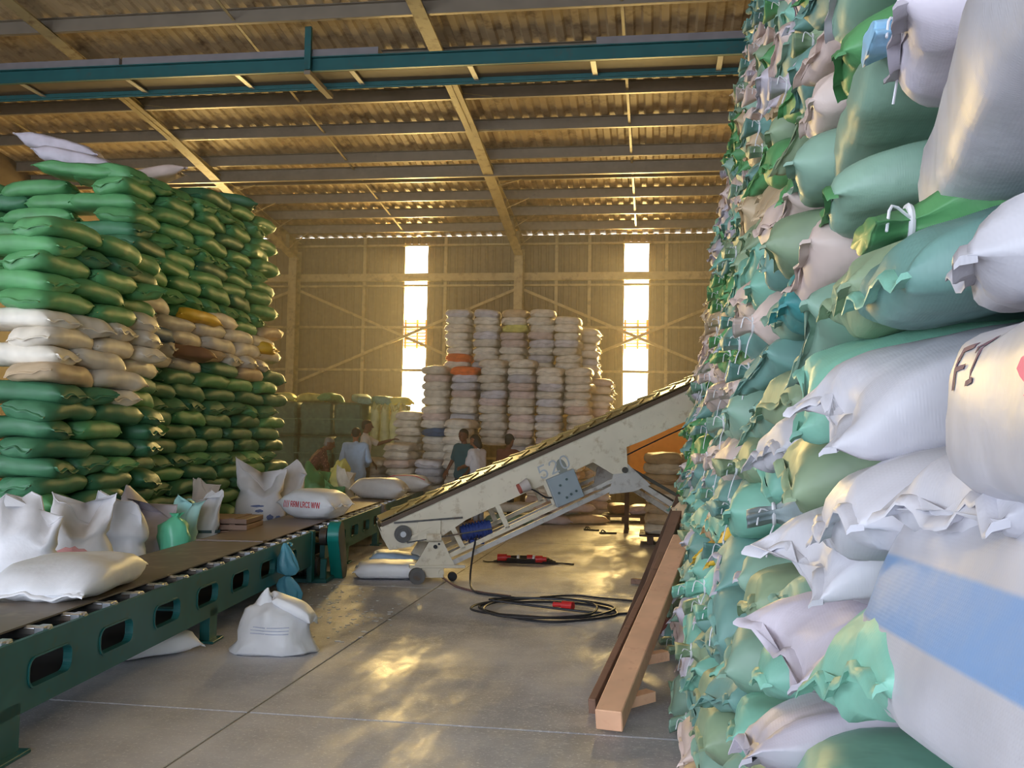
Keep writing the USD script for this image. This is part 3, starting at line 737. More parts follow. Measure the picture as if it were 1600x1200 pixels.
# the rest of the wall, course by course; colour follows what the photograph shows there
CMAP = [(1175, 20, 'teal'), (1200, 60, 'pink'), (1195, 150, 'pink'), (1230, 210, 'olive'), (1200, 260, 'leaf'), (1235, 300, 'pink'), (1180, 320, 'sand'), (1225, 330, 'olive'), (1250, 350, 'mint'),
        (1200, 380, 'pink'), (1160, 380, 'olive'), (1130, 300, 'pink'), (1150, 220, 'leaf'), (1165, 430, 'mint'), (1175, 480, 'pink'), (1160, 500, 'teal'), (1130, 450, 'leaf'), (1110, 500, 'sand'), (1105, 560, 'pink'),
        (1140, 540, 'leaf'), (1130, 600, 'pink'), (1150, 620, 'white'), (1170, 560, 'teal'), (1110, 640, 'teal'), (1135, 660, 'pale_green'), (1120, 710, 'pink'), (1100, 740, 'teal'), (1095, 680, 'leaf'),
        (1160, 660, 'pale_green'), (1150, 720, 'olive'), (1105, 780, 'mint'), (1130, 770, 'teal'), (1150, 810, 'mint'), (1110, 850, 'yellow'), (1135, 860, 'teal'), (1165, 870, 'pale_green'), (1100, 900, 'mint'),
        (1130, 930, 'mint'), (1150, 930, 'olive'), (1110, 970, 'teal'), (1130, 1000, 'olive'), (1160, 990, 'pale_green'), (1100, 1040, 'mint'), (1130, 1060, 'teal'), (1145, 1140, 'mint'), (1095, 1150, 'pink'),
        (1170, 1090, 'pale_green'), (1120, 1110, 'olive'), (1180, 1190, 'teal'), (1230, 1190, 'pale_green'), (1290, 1100, 'pale_green'), (1300, 1180, 'teal'), (1220, 130, 'lavender'), (1250, 60, 'olive'), (1300, 20, 'mint'), (1500, 20, 'lavender'), (1480, 90, 'lavender'), (1560, 40, 'white'), (1540, -40, 'lavender'), (1460, -20, 'lavender'), (1590, 320, 'white'), (1580, 1000, 'white'), (1420, 150, 'lavender'), (1450, 560, 'white'), (1540, 880, 'white'), (1350, 20, 'olive')]
CM = np.array([(a, b) for a, b, _ in CMAP], float)
def pix(p):
    q = np.array(p) - (0, 0, HC)
    return 800 + FPX * (q @ c_r) / (q @ c_f), 600 - FPX * (q @ c_u) / (q @ c_f)
cells = []
row = 0
z = 0.0
while z < 6.9:
    pitch = 0.205
    y = 0.75 + 0.24 * (row % 2) + rng.uniform(-0.05, 0.05)
    while y < 10.85 - 0.02 * row * 0.4:
        w = rng.uniform(0.44, 0.52)
        cells.append((y + w / 2, z, w))
        y += w
    z += pitch; row += 1
BASEC = ['pale_green', 'pale_green', 'olive', 'teal', 'leaf', 'mint', 'pink', 'lavender', 'pale_green', 'sand', 'teal']
STYLE_TEXT = {'sewn': 'sack with a sewn hem', 'tied': 'sack with a tied mouth', 'flap': 'sack with a loose mouth'}
todo = []
for (y, z, w) in cells:
    q = np.array([face_x(y, z), y, z + 0.11])
    px, py = pix(q)
    if px > 1720 or py > 1330 or py < -190: continue
    hit = False
    for (ty, tz, sy, sz) in rw_taken:
        if abs(y - ty) < sy * 0.5 + 0.06 and abs(z + 0.11 - tz) < sz * 0.5 + 0.045: hit = True
    if hit: continue
    todo.append((np.linalg.norm(q - (0, 0, HC)), y, z, w, px, py))
todo.sort()
N_SINGLE = 300 - 28
far_parts = []
count = 0
FAR_LABEL = {}
RW = []
for n, (dist, y, z, w, px, py) in enumerate(todo):
    d2 = ((CM - (px, py)) ** 2).sum(1)
    k = int(d2.argmin())
    col = CMAP[k][2] if d2[k] < 26 ** 2 else BASEC[int(rng.integers(len(BASEC)))]
    style = rng.choice(['sewn', 'sewn', 'sewn', 'tied', 'flap'])
    if col == 'yellow': style = 'flap'
    sk = int(rng.integers({'sewn': NS, 'tied': 3, 'flap': 2}[style]))
    out = rng.uniform(-0.03, 0.055)
    sl = 0.98 / 0.82 if style == 'flap' else 1.0
    loc = (face_x(y, z) - out + 0.40 * sl, y + rng.uniform(-0.02, 0.02), z + rng.uniform(-0.012, 0.012))
    rot = (rng.uniform(-9, 9), rng.uniform(-1, 5), 180 + rng.uniform(-10, 10))
    scl = (1.0, w / 0.50, rng.uniform(0.94, 1.06))
    if count < N_SINGLE:
        key = wall_kind(style, sk, col)
        hb = ['at floor level', 'at knee height', 'at hip height', 'at chest height', 'at head height', 'above head height', 'high up', 'very high up'][min(7, int((z + 0.1) / 0.45)) if z < 3.4 else 7]
        db = 'nearest part' if y < 2.3 else 'near part' if y < 3.6 else 'middle part' if y < 5.4 else 'far part' if y < 7.5 else 'farthest part'
        RW.append(('%s %s, %s, %s of right wall' % (WORD[col], STYLE_TEXT[style].replace('a ', ''), hb, db), y, z, key, loc, rot, scl, col))
        count += 1
    else:
        far_parts.append((style, sk, col, loc, rot, scl))

same = {}
for it in RW: same.setdefault(it[0], []).append(it)
for lab, its in same.items():
    its.sort(key=lambda q: q[1])
    names = {1: [''], 2: [', nearer one', ', farther one'], 3: [', nearest one', ', middle one', ', farthest one']}.get(len(its)) or [', %s nearest' % ORD[k] for k in range(len(its))]
    for sfx, (lb, y, z, key, loc, rot, scl, col) in zip(names, its):
        copy_of(key, 'woven_sack', lab + sfx, 'sack', loc, rot, '%s sacks, right wall' % WORD[col], scl)
# sacks of the right-hand wall beyond the three hundred nearest: one object of instances
def instancer(name, items, label, category):
    p = numbered('/World', name)
    pi = UsdGeom.PointInstancer.Define(stage, p)
    tag(pi.GetPrim(), label, category, None, 'stuff')
    protos, idx, pos, ori, scl = {}, [], [], [], []
    rel = pi.CreatePrototypesRel()
    for key, build, loc, rot, sc in items:
        if key not in protos:
            protos[key] = len(protos)
            pp = '%s/kinds/%s' % (p, key)
            UsdGeom.Scope.Define(stage, p + '/kinds')
            UsdGeom.Xform.Define(stage, pp)
            build(pp)
            rel.AddTarget(pp)
        idx.append(protos[key]); pos.append(Gf.Vec3f(*map(float, loc))); scl.append(Gf.Vec3f(*map(float, sc)))
        q = xf_matrix((0, 0, 0), rot).ExtractRotationQuat()
        ori.append(Gf.Quath(float(q.GetReal()), *[float(c) for c in q.GetImaginary()]))
    pi.CreateProtoIndicesAttr(idx); pi.CreatePositionsAttr(pos); pi.CreateOrientationsAttr(ori); pi.CreateScalesAttr(scl)
    return p
if far_parts:
    instancer('distant_sacks', [('%s_%d_%s' % (s, k, c), (lambda pp, s=s, k=k, c=c: sack_parts(pp, SHAPES[(s, k)], SMF(c), SMF(c), M_STRING)), loc, rot, sc) for s, k, c, loc, rot, sc in far_parts],
              'uncountable small green and whitish sacks at the far end of the right wall', 'sacks')

# ---------------------------------------------------------------- green sack pile on the left
for k in range(5):
    shape(('pile', k), 0.84, 0.50, 0.222, 60 + k, droop=0.025 + 0.012 * k, curl=0.02, lump=0.014, nu=20, nv=18, full=7.0, flat=1.0, ear=0.03, fold=0.005, twist=(0.1, -0.1, 0.05, -0.2, 0.15)[k])
def pile_kind(k, col):
    key = 'pile_%d_%s' % (k, col)
    class_kind(key, lambda p: sack_parts(p, SHAPES[('pile', k)], SMW(col)))
    return key
def pile_colour(z, y, lowmid):
    lo, hi = lowmid
    if lo <= z < hi:
        return rng.choice(['cream', 'bone', 'cream', 'cream', 'sand', 'bone', 'cream'] if rng.random() < 0.4 else ['cream', 'bone'])
    if z < lo: return rng.choice(['dark_leaf', 'dark_leaf', 'dark_leaf', 'leaf'])
    return rng.choice(['leaf', 'leaf', 'leaf', 'leaf', 'dark_leaf'])
BAND = {'top': 'upper green courses', 'mid': 'white band half way up', 'low': 'lower green courses'}
odd = []
def lay_pile(block, y0, y1, zt, xf, mid, front_x0, front_from=0.0):
    rowh = 0.168
    r = 0
    z = 0.0
    while z < zt(y0, 1e9) + 1.2:
        head = (r % 4 == 3)
        step = 0.50 if head else 0.80
        y = y0 + (0.0 if r % 2 == 0 else -0.34) + rng.uniform(-0.04, 0.04)
        first = True
        while y < y1 - 0.2:
            ln = step * rng.uniform(0.96, 1.04)
            yc = y + ln / 2
            if yc - ln / 2 < y0 - 0.1:            # closer at the corner: turned so that its end faces out
                yc = y0 + 0.26; ln = yc + 0.26 - y
                hd = True
            else: hd = head
            if z + 0.1 < zt(yc, z):
                xc = xf(z, yc) - (0.40 if hd else 0.24) + rng.uniform(-0.03, 0.04)
                put_pile(block, xc, yc, z, (rng.uniform(-3, 3), rng.uniform(-2, 2), (0 if hd else 90 if rng.random() < .5 else -90) + rng.uniform(-7, 7)), mid)
            y += ln
        # sacks behind the corner along the front face
        if z >= front_from:
            x = xf(z, y0) - (0.55 if (r % 2) else 0.86)
            while x > front_x0:
                if z + 0.1 < zt(y0, z) + rng.uniform(-0.1, 0.02):
                    put_pile(block, x - 0.42, y0 + 0.28 + rng.uniform(-0.02, 0.03), z, (rng.uniform(-3, 3), rng.uniform(-2, 2), rng.choice([0, 180]) + rng.uniform(-6, 6)), mid)
                x -= 0.82
        z += rowh; r += 1
PILE = []
def put_pile(block, x, y, z, rot, mid):
    px, py = pix((x, y, z))
    if px < -330: return
    c = pile_colour(z + 0.08 + 0.05 * math.sin(y * 3), y, mid)
    PILE.append((block, x, y, z, rot, mid, c, int(rng.integers(5)), rng.uniform(0.95, 1.05)))
def set_pile():
    rows = {}
    for it in PILE: rows.setdefault((it[0], round(it[3] / 0.168)), []).append(it)
    for (block, r), its in rows.items():
        its.sort(key=lambda q: q[2] - 0.5 * (q[1] + 6))
        for n, (bk, x, y, z, rot, mid, c, k, sz) in enumerate(its):
            lo, hi = round(mid[0] / 0.168), round(mid[1] / 0.168)
            where_ = '%s course above the white band' % ORD[max(0, r - hi)] if r >= hi else '%s course of the white band' % ORD[max(0, hi - 1 - r)] if r >= lo else '%s course below the white band' % ORD[max(0, lo - 1 - r)]
            band = 'mid' if lo <= r < hi else 'low' if r < lo else 'top'
            nm = 'green_sack' if c in ('leaf', 'dark_leaf') else 'cream_sack'
            copy_of(pile_kind(k, c), nm, '%s sack, %s, %s, %s along' % (WORD[c], {'A': 'nearer left block', 'B': 'main left pile'}[block], where_, ORD[n]), 'sack', (x, y, z), rot, '%s of the left pile' % BAND[band], (1, 1, sz))
def xfA(z, y): return -5.24 - 0.045 * z + 0.03 * math.sin(z * 4)
def xfB(z, y): return -5.62 - 0.10 * z + 0.04 * (y - 10.0) + 0.03 * math.sin(z * 3 + y)
lay_pile('A', 7.75, 9.2, lambda y, z: 3.60, xfA, (1.97, 2.72), -7.2)
lay_pile('B', 10.15, 13.75, lambda y, z: 4.62 + 0.10 * (y - 10.2), xfB, (2.42, 3.12), -9.4, front_from=3.2)
# join between the two blocks, and the sacks thrown on top
for z in np.arange(0, 3.5, 0.168):
    put_pile('B', xfA(z, 9) - 0.42, 9.62 + rng.uniform(-0.03, 0.03), z, (rng.uniform(-3, 3), 0, rng.choice([0, 90]) + rng.uniform(-8, 8)), (2.2, 2.9))
set_pile()
def single(label, col, loc, rot, key=None, name='sack', shp=None, **kw):
    t = thing(name, label, 'sack', loc, rot)
    sack_parts(t, shp or sack(0.86, 0.5, 0.22, int(abs(loc[0] * 97 + loc[1] * 31 + loc[2] * 11)) + 3, nu=26, nv=22, **kw), SM(col) if isinstance(col, str) else col)
    return t
single('grey-lavender sack on top of the left pile, lower right of the two', 'lavender', (-6.98, 10.62, 4.76), (0, 13, 4), shp=sack(0.95, 0.52, 0.26, 331, nu=28, nv=22, ear=0.12, droop=0.02, full=5))
single('grey-lavender sack on top of the left pile, upper left of the two', 'lavender', (-7.32, 10.75, 4.98), (0, 14, 2), shp=sack(0.95, 0.52, 0.26, 332, nu=28, nv=22, ear=0.10, droop=0.02, full=5))
single('green sack behind the two grey-lavender ones on top of the left pile', 'leaf', (-7.7, 11.2, 5.16), (0, 12, 10), droop=0.05)
single('pale sack corner standing up behind the top edge of the left pile', 'pink', (-6.35, 11.0, 4.66), (0, -24, 30), droop=0.05, ear=0.14)
single('long green sack lying slanted along the near top of the left pile', 'leaf', (-6.75, 10.36, 4.58), (0, 6, 4), shp=sack(1.0, 0.5, 0.2, 333, nu=28, nv=22))
single('dark green sack humped on the far top of the left pile', 'dark_leaf', (-6.35, 13.2, 4.93), (0, 0, 20), droop=0.06)
single('mustard yellow sack in the white band of the left pile', 'yellow', (xfB(3.0, 11.3) - 0.13, 11.45, 3.0), (0, 0, 84), droop=0.04)
single('mustard yellow sack near the far corner of the left pile', 'yellow', (xfB(2.8, 13.2) - 0.30, 13.45, 2.80), (0, 0, 20), droop=0.04)
single('dark blue printed sack low in the white band of the left pile', 'navy', (xfB(2.7, 10.4) - 0.13, 10.5, 2.68), (0, 0, 96), droop=0.05)
single('brown sack poking out of the white band of the left pile', 'brown', (xfB(2.55, 11.0) - 0.10, 11.15, 2.52), (0, 0, 60), droop=0.05)

# ---------------------------------------------------------------- off-white sack pile at the far end
for k in range(4):
    shape(('far', k), 0.80, 0.58, 0.215, 80 + k, full=7.0, flat=1.0, droop=0.03, curl=0.03, lump=0.013, nu=16, nv=16, ear=0.05, fold=0.005)
def far_kind(k, col):
    key = 'far_%d_%s' % (k, col)
    class_kind(key, lambda p: sack_parts(p, SHAPES[('far', k)], SMF(col)))
    return key
FARSPEC = {}
def far_column(tier, ci, x, y, n, rot0=-90, cols=None, r0=0):
    z = 0.163 * r0
    for r in range(r0, n):
        c = (cols or {}).get(r) or rng.choice(['bone', 'cream', 'bone', 'bone', 'cream', 'white', 'pink'])
        k = int(rng.integers(4))
        loc = (x + rng.uniform(-0.03, 0.03), y + rng.uniform(-0.04, 0.04), z)
        rot = (rng.uniform(-2, 2), rng.uniform(-2, 2), rot0 + rng.uniform(-5, 5))
        if c in ('orange', 'navy', 'sand', 'straw'):
            copy_of(far_kind(k, c), 'sack', '%s sack %s' % (WORD[c], FARSPEC[(tier, round(x, 2), r)]), 'sack', loc, rot)
        else:
            copy_of(far_kind(k, c), 'white_sack', '%s sack, %s from top, %s column from left, %s of far pile' % (WORD[c], ORD[n - 1 - r], ORD[ci], tier), 'sack', loc, rot, 'sacks of the far pile, %s' % tier, (1, 1, rng.uniform(0.96, 1.04)))
        z += 0.163
UP = 'upper tier'; LOW = 'lower tier'; FRONT = 'front step'; SIDE = 'right flank'; BACK = 'second stack behind'
cx = [-4.32, -3.70, -3.10, -2.50, -1.93]
FARSPEC[(UP, -3.10, 26)] = 'on the top middle of the far sack pile'; FARSPEC[(UP, -3.10, 24)] = 'third from the top in the middle of the far sack pile'
FARSPEC[(UP, -4.32, 20)] = 'high on the left of the far sack pile, redder one'; 
FARSPEC[(LOW, -4.02, 18)] = 'topping the wide lower part of the far sack pile'
FARSPEC[(LOW, -4.62, 10)] = 'half way up the left of the far sack pile'
for i, x in enumerate(cx):
    far_column(UP, i, x, 20.75, 27 - (i == 4), r0=15, cols={26: 'sand', 24: 'straw'} if i == 2 else {20: 'orange'} if i == 0 else None)
lx = [-5.22, -4.62, -4.02, -3.42, -2.82, -2.22, -1.62]
for i, x in enumerate(lx):
    n = [13, 19, 19, 20, 20, 19, 19][i]
    far_column(LOW, i, x, 20.0 + 0.03 * i, n, r0=[4, 5, 4, 9, 5, 5, 4][i], cols={18: 'orange'} if i == 2 else {10: 'navy'} if i == 1 else None)
fx = [-5.75, -5.15, -4.55, -3.95, -2.3, -1.75]
for i, x in enumerate(fx):
    far_column(FRONT, i, x, 19.2 - 0.05 * (i % 2), [7, 9, 7, 12, 9, 8][i])
for i, y in enumerate((21.4, 22.0)):
    far_column(SIDE, i, -1.70, y, 25 - 2 * i, rot0=0, r0=15)
for i, y in enumerate((20.5, 21.1, 21.7)):
    far_column(SIDE, 2 + i, -1.38, y, (11, 18, 18)[i], rot0=0, r0=(0, 8, 8)[i])
# ---------------------------------------------------------------- long green belt conveyor
M_GREEN = mat_solid('conveyor_green', srgb(30, 98, 98), 0.4, var=0.10, scale=4.0, dirt=srgb(52, 92, 80), dirt_amt=0.25)
M_TEALP = mat_solid('guard_teal', srgb(22, 132, 124), 0.35, var=0.06)
M_BELT = mat_solid('belt_rubber', srgb(112, 100, 88), 0.42, var=0.10, scale=2.0, dirt=srgb(140, 126, 108), dirt_amt=0.35)
M_BLACK = mat_solid('black_rubber', srgb(34, 34, 36), 0.6, var=0.1)
M_DARKMET = mat_solid('dark_metal', srgb(86, 84, 82), 0.45, metal=0.4, var=0.15, dirt=srgb(96, 74, 56), dirt_amt=0.35)
M_BRIGHT = mat_solid('bare_metal', srgb(200, 204, 210), 0.28, metal=0.9, var=0.05)
R0, R1 = np.array([-2.925, 2.6]), np.array([-4.565, 18.6])
cd = (R1 - R0) / np.linalg.norm(R1 - R0); LEN = float(np.linalg.norm(R1 - R0))
cang = math.degrees(math.atan2(cd[1], cd[0]))
# local frame: x along the conveyor (from the near end), y to the left (away from the aisle), z up
conv = thing('belt_conveyor', 'long dark green belt conveyor with oblong cut-outs, running from the lower left', 'conveyor', (R0[0], R0[1], 0), (0, 0, cang))
ZT, ZB = 0.56, 0.195
def cut(x, z, w=0.43, h=0.155, r=0.06):
    return sg.box(x - w / 2 + r, z - h / 2 + r, x + w / 2 - r, z + h / 2 - r).buffer(r, 6)
s_at = lambda y: (y - R0[1]) / cd[1]
holes = [s_at(4.70) + 0.755 * k for k in range(-3, 18)]
motor_s = s_at(10.35)
outline = sg.box(0, ZB, LEN, ZT)
for h in holes:
    if abs(h - motor_s) > 0.5: outline = outline.difference(cut(h, 0.375))
gap = sg.box(motor_s - 0.24, ZB - 0.1, motor_s + 0.26, ZT + 0.1)
for nm, yy in (('side_rail', 0.0), ('side_rail', 0.86)):
    o = outline.difference(gap) if yy == 0 else outline
    parts_ = [plate(g, 0.012, (0, yy, 0), (1, 0, 0), (0, 0, 1)) for g in getattr(o, 'geoms', [o])]
    s = 1 if yy == 0 else -1
    for a, b in ((0, motor_s - 0.24), (motor_s + 0.26, LEN)) if yy == 0 else ((0, LEN),):
        parts_ += [bevel_box(a, min(yy, yy + s * 0.022), ZT - 0.012, b, max(yy, yy + s * 0.022), ZT, 0.003), bevel_box(a, min(yy, yy + s * 0.06), ZB, b, max(yy, yy + s * 0.06), ZB + 0.012, 0.003)]
    part(conv, nm, cat(parts_), M_GREEN, smooth=False)
# folded rims round the cut-outs
for h in holes:
    if abs(h - motor_s) > 0.5:
        ring = cut(h, 0.375).buffer(0.004).difference(cut(h, 0.375).buffer(-0.006))
        part(conv, 'cutout_rim', plate(ring, 0.05, (0, 0.012, 0), (1, 0, 0), (0, 0, 1)), M_GREEN, smooth=False)
by0, by1 = 0.145, 0.80
bz = ZT + 0.018
nb = 90
xs = np.linspace(0.05, LEN - 0.05, nb)
sag = 0.004 * np.sin(xs * math.pi / 0.377) ** 2
topv = [(x, -0) for x in xs]
def belt_strip(x0, x1, z, t=0.010):
    return box(x0, by0, z - t, x1, by1, z)
half = s_at(8.9)
part(conv, 'belt', belt_strip(0.05, half, bz), M_BELT, smooth=False)
part(conv, 'belt', cat([belt_strip(half, LEN - 0.03, bz), belt_strip(half - 0.12, half, bz + 0.011, 0.011)]), mat_solid('belt_lap', srgb(122, 104, 92), 0.36, var=0.1, scale=2.0), smooth=False, label='redder spliced length of belt')
part(conv, 'return_belt', box(0.05, by0, 0.22, LEN - 0.03, by1, 0.228), M_BLACK, smooth=False)
part(conv, 'head_drum', cyl((LEN - 0.06, by0, ZT - 0.10), (LEN - 0.06, by1, ZT - 0.10), 0.105, 20), M_BLACK)
part(conv, 'head_drum', cyl((0.08, by0, ZT - 0.10), (0.08, by1, ZT - 0.10), 0.105, 20), M_BLACK)
k = 0.25
while k < LEN - 0.2:
    if abs(k - motor_s) > 0.15:
        part(conv, 'roller', cat([cyl((k, 0.055, ZT - 0.028), (k, 0.80, ZT - 0.028), 0.036, 10)]), M_DARKMET)
        part(conv, 'roller_cap', cat([cyl((k, 0.012, ZT - 0.016), (k, 0.15, ZT - 0.016), 0.028, 10), bevel_box(k - 0.045, 0.026, ZT - 0.03, k + 0.045, 0.085, ZT + 0.012, 0.006)]), M_BRIGHT)
    k += 0.377
for s in (s_at(4.33), s_at(7.1), s_at(11.82), s_at(13.9), s_at(16.2), s_at(18.3)):
    w = 0.20 if s < 3 else 0.16
    for yy, sg_ in ((0.0, 1), (0.86, -1)):
        y0_, y1_ = sorted((yy, yy + sg_ * 0.07))
        leg = [box(s - w / 2, yy - 0.006, 0.02, s + w / 2, yy + 0.006, ZB + 0.06), box(s - w / 2, y0_, 0.02, s - w / 2 + 0.012, y1_, ZB + 0.02), box(s + w / 2 - 0.012, y0_, 0.02, s + w / 2, y1_, ZB + 0.02),
               bevel_box(s - w / 2 - 0.04, y0_ - 0.05, 0.0, s + w / 2 + 0.04, y1_ + 0.02, 0.02, 0.004)]
        part(conv, 'leg', cat(leg), M_GREEN, smooth=False)
    part(conv, 'cross_member', box(s - 0.04, 0.05, ZB, s + 0.04, 0.81, ZB + 0.05), M_GREEN, smooth=False)
# drive: cover plate, belt guard, motor, gearbox and base
part(conv, 'drive_bracket', cat([bevel_box(motor_s - 0.34, -0.02, 0.02, motor_s - 0.22, 0.04, ZT + 0.01, 0.005), bevel_box(motor_s + 0.22, -0.02, ZB - 0.02, motor_s + 0.32, 0.04, ZT, 0.005)]), M_GREEN, smooth=False)
def guard_outline(r1=0.15, r2=0.125, dx=0.20, dz=-0.40):
    c1, c2 = sg.Point(0, 0).buffer(r1, 16), sg.Point(dx, dz).buffer(r2, 16)
    return c1.union(c2).convex_hull
go = guard_outline()
gx0, gz0 = motor_s + 0.02, 0.50
part(conv, 'belt_guard', cat([plate(go.difference(go.buffer(-0.012)), 0.13, (gx0, -0.19, gz0), (1, 0, 0), (0, 0, 1))]), M_TEALP, smooth=40, label='bright teal rim of the belt guard')
part(conv, 'guard_face', plate(go, 0.006, (gx0, -0.252, gz0), (1, 0, 0), (0, 0, 1)), mat_solid('guard_grey', srgb(108, 110, 106), 0.6, var=0.1), smooth=False, label='grey face of the belt guard')
part(conv, 'motor', cat([cyl((motor_s - 0.02, -0.02, 0.15), (motor_s - 0.02, 0.32, 0.15), 0.10, 20)] + [cyl((motor_s - 0.02, 0.02 + 0.03 * q, 0.15), (motor_s - 0.02, 0.03 + 0.03 * q, 0.15), 0.115, 20) for q in range(9)]), M_DARKMET)
part(conv, 'motor_base', bevel_box(motor_s - 0.24, -0.16, 0.0, motor_s + 0.36, 0.36, 0.045, 0.006), M_GREEN, smooth=False)
part(conv, 'base_post', cat([bevel_box(motor_s + 0.24, -0.14, 0.04, motor_s + 0.31, -0.08, 0.42, 0.004), bevel_box(motor_s - 0.22, -0.14, 0.04, motor_s - 0.16, -0.08, 0.26, 0.004)]), M_GREEN, smooth=False)
part(conv, 'drive_pulley', cat([cyl((gx0, -0.24, gz0), (gx0, -0.02, gz0), 0.03, 14), cyl((gx0, -0.10, gz0 - 0.02), (gx0, -0.02, gz0 - 0.02), 0.10, 18)]), M_DARKMET)
part(conv, 'end_bracket', cat([bevel_box(s_at(14.2) - 0.10, -0.05, ZB - 0.04, s_at(14.2) + 0.05, 0.0, ZT + 0.02, 0.005), cyl((s_at(14.2) - 0.05, -0.08, ZT - 0.10), (s_at(14.2) - 0.05, 0.0, ZT - 0.10), 0.05, 14)]), M_GREYBOARD)
def conv_pt(s, y, z): 
    n = np.array([-cd[1], cd[0]])
    p = R0 + cd * s + n * y
    return (p[0], p[1], z)

# thin blue plastic bag knotted to the conveyor
M_BAGBLUE = usdkit.material(stage, '/World/Looks/thin_blue_plastic', {'tc': ('texture_coordinate', {}), 'n': ('noise_texture', {'scale': 18.0, 'detail': 4.0}), 'b': ('bump', {'strength': 0.5, 'distance': 0.02}),
    'p': ('principled_bsdf', {'base_color': srgb(104, 176, 200), 'roughness': 0.3}), 't': ('translucent_bsdf', {'color': srgb(120, 190, 214)}), 'm': ('mix_closure', {'fac': 0.3})},
    [('tc.object', 'n.vector'), ('n.fac', 'b.height'), ('b.normal', 'p.normal'), ('p.BSDF', 'm.closure1'), ('t.BSDF', 'm.closure2')], surface='m.closure')
def gathered(rows, n=26, seed=1, amp=0.16):
    """closed cloth body from (z, rx, ry, dx) rows with pleats"""
    rg = np.random.default_rng(seed)
    an = np.linspace(0, 2 * math.pi, n, endpoint=False)
    V = []
    for z, rx, ry, dx in rows:
        pl = 1 + amp * np.sin(5 * an + 2 * z * 7) + amp * 0.6 * np.sin(9 * an + 1.3 + z * 11)
        V.append(np.stack([dx + rx * np.cos(an) * pl, ry * np.sin(an) * pl, np.full(n, z)], 1))
    V = np.vstack(V); K = len(rows)
    V = V + (np.stack([meshkit.noise(V * 9 + 3 * k, seed + k) for k in range(3)], 1) - 0.5) * 0.04
    F = []
    for k in range(K - 1):
        i = np.arange(n); j = (i + 1) % n
        F += [np.stack([k * n + i, k * n + j, (k + 1) * n + j], 1), np.stack([k * n + i, (k + 1) * n + j, (k + 1) * n + i], 1)]
    V = np.vstack([V, V[:n].mean(0), V[-n:].mean(0)])
    i = np.arange(n); j = (i + 1) % n
    F += [np.stack([np.full(n, K * n), j, i], 1), np.stack([np.full(n, K * n + 1), (K - 1) * n + i, (K - 1) * n + j], 1)]
    m = trimesh.Trimesh(V, np.vstack(F), process=False)
    if m.volume < 0: m.invert()
    return m
bp = conv_pt(s_at(8.75), -0.09, 0)
t = thing('plastic_bag', 'thin blue plastic bag tied to the side of the green conveyor', 'bag', bp)
part(t, 'upper_bag', gathered([(0.57, 0.015, 0.012, 0.0), (0.54, 0.03, 0.02, 0.0), (0.48, 0.06, 0.04, 0.0), (0.41, 0.10, 0.05, 0.0), (0.34, 0.12, 0.055, 0.01), (0.29, 0.085, 0.045, 0.02), (0.265, 0.035, 0.03, 0.02)], seed=4), M_BAGBLUE, smooth=60)
part(t, 'lower_bag', gathered([(0.275, 0.03, 0.025, 0.02), (0.25, 0.07, 0.045, 0.02), (0.19, 0.10, 0.055, 0.03), (0.12, 0.10, 0.05, 0.05), (0.06, 0.085, 0.045, 0.06), (0.02, 0.06, 0.03, 0.06)], seed=5), M_BAGBLUE, smooth=60)
part(t, 'knot', tube([(0.0, 0.0, 0.565), (0.0, 0.05, 0.575), (0.02, 0.09, 0.56), (0.03, 0.05, 0.55)], 0.010, 6), M_BAGBLUE)

# sacks riding on the belt
def belt_sack(label, s, y, yaw, shp, col, extra=None):
    p = conv_pt(s, y, bz + 0.002)
    t = thing('sack', label, 'sack', p, (0, 0, cang + yaw))
    sack_parts(t, shp, SM(col) if isinstance(col, str) else col)
    if extra: extra(t, shp)
    return t
M_REDINK = mat_solid('red_ink', srgb(206, 92, 96), 0.6)
M_PINKINK = mat_solid('pink_ink', srgb(224, 92, 134), 0.6)
M_GREYINK = mat_solid('grey_ink', srgb(172, 176, 196), 0.7)
M_BLUEINK = mat_solid('blue_ink', srgb(112, 124, 168), 0.7)
belt_sack('large smooth white sack on the green belt at the left picture edge', s_at(5.85), 0.47, 5, sack(1.08, 0.66, 0.24, 201, curl=0.13, droop=0.03, nu=40, nv=34, lump=0.010, ear=0.05, fold=0.004, flat=1.0, full=3.6), mat_sack('sacking_new_white', srgb(226, 226, 230), var=0.05))
def red_print(t, shp):
    tx = meshkit.text_mesh('//// RRM LRCI WW', 0.055, 0.002, bold=True)
    b = tx.bounds
    tx.apply_translation((-(b[0][0] + b[1][0]) / 2, 0, 0))
    tx.apply_scale((0.60 / (b[1][0] - b[0][0]), 1.25, 1))
    tx.apply_translation((0, 0.145, 0))
    front_print(t, shp[0], [tx], [M_REDINK])
NEWW = MAT['sacking_new_white']
belt_sack('white sack with a line of red lettering on the green belt', s_at(11.55), 0.34, -118, sack(0.82, 0.54, 0.38, 202, nu=34, nv=30, lump=0.01, ear=0.05, flat=1.25, full=2.9), NEWW, red_print)
belt_sack('plain white sack on the green belt, before the man in light blue shirt', s_at(15.5), 0.28, -100, sack(0.86, 0.54, 0.38, 203, nu=30, nv=26, lump=0.01, flat=1.2, full=3.0), NEWW)
def pink_line(t, shp):
    tx = box(-0.40, -0.19, 0, 0.40, -0.165, 0.002)
    part(t, 'stripe', on_top(shp[0], tx), M_PINKINK, smooth=False, label='pink printed line')
belt_sack('white sack with a pink line, farthest along the green belt', s_at(17.9), 0.20, -100, sack(0.86, 0.52, 0.34, 204, nu=30, nv=26, lump=0.01, flat=1.2, full=3.2), NEWW, pink_line)

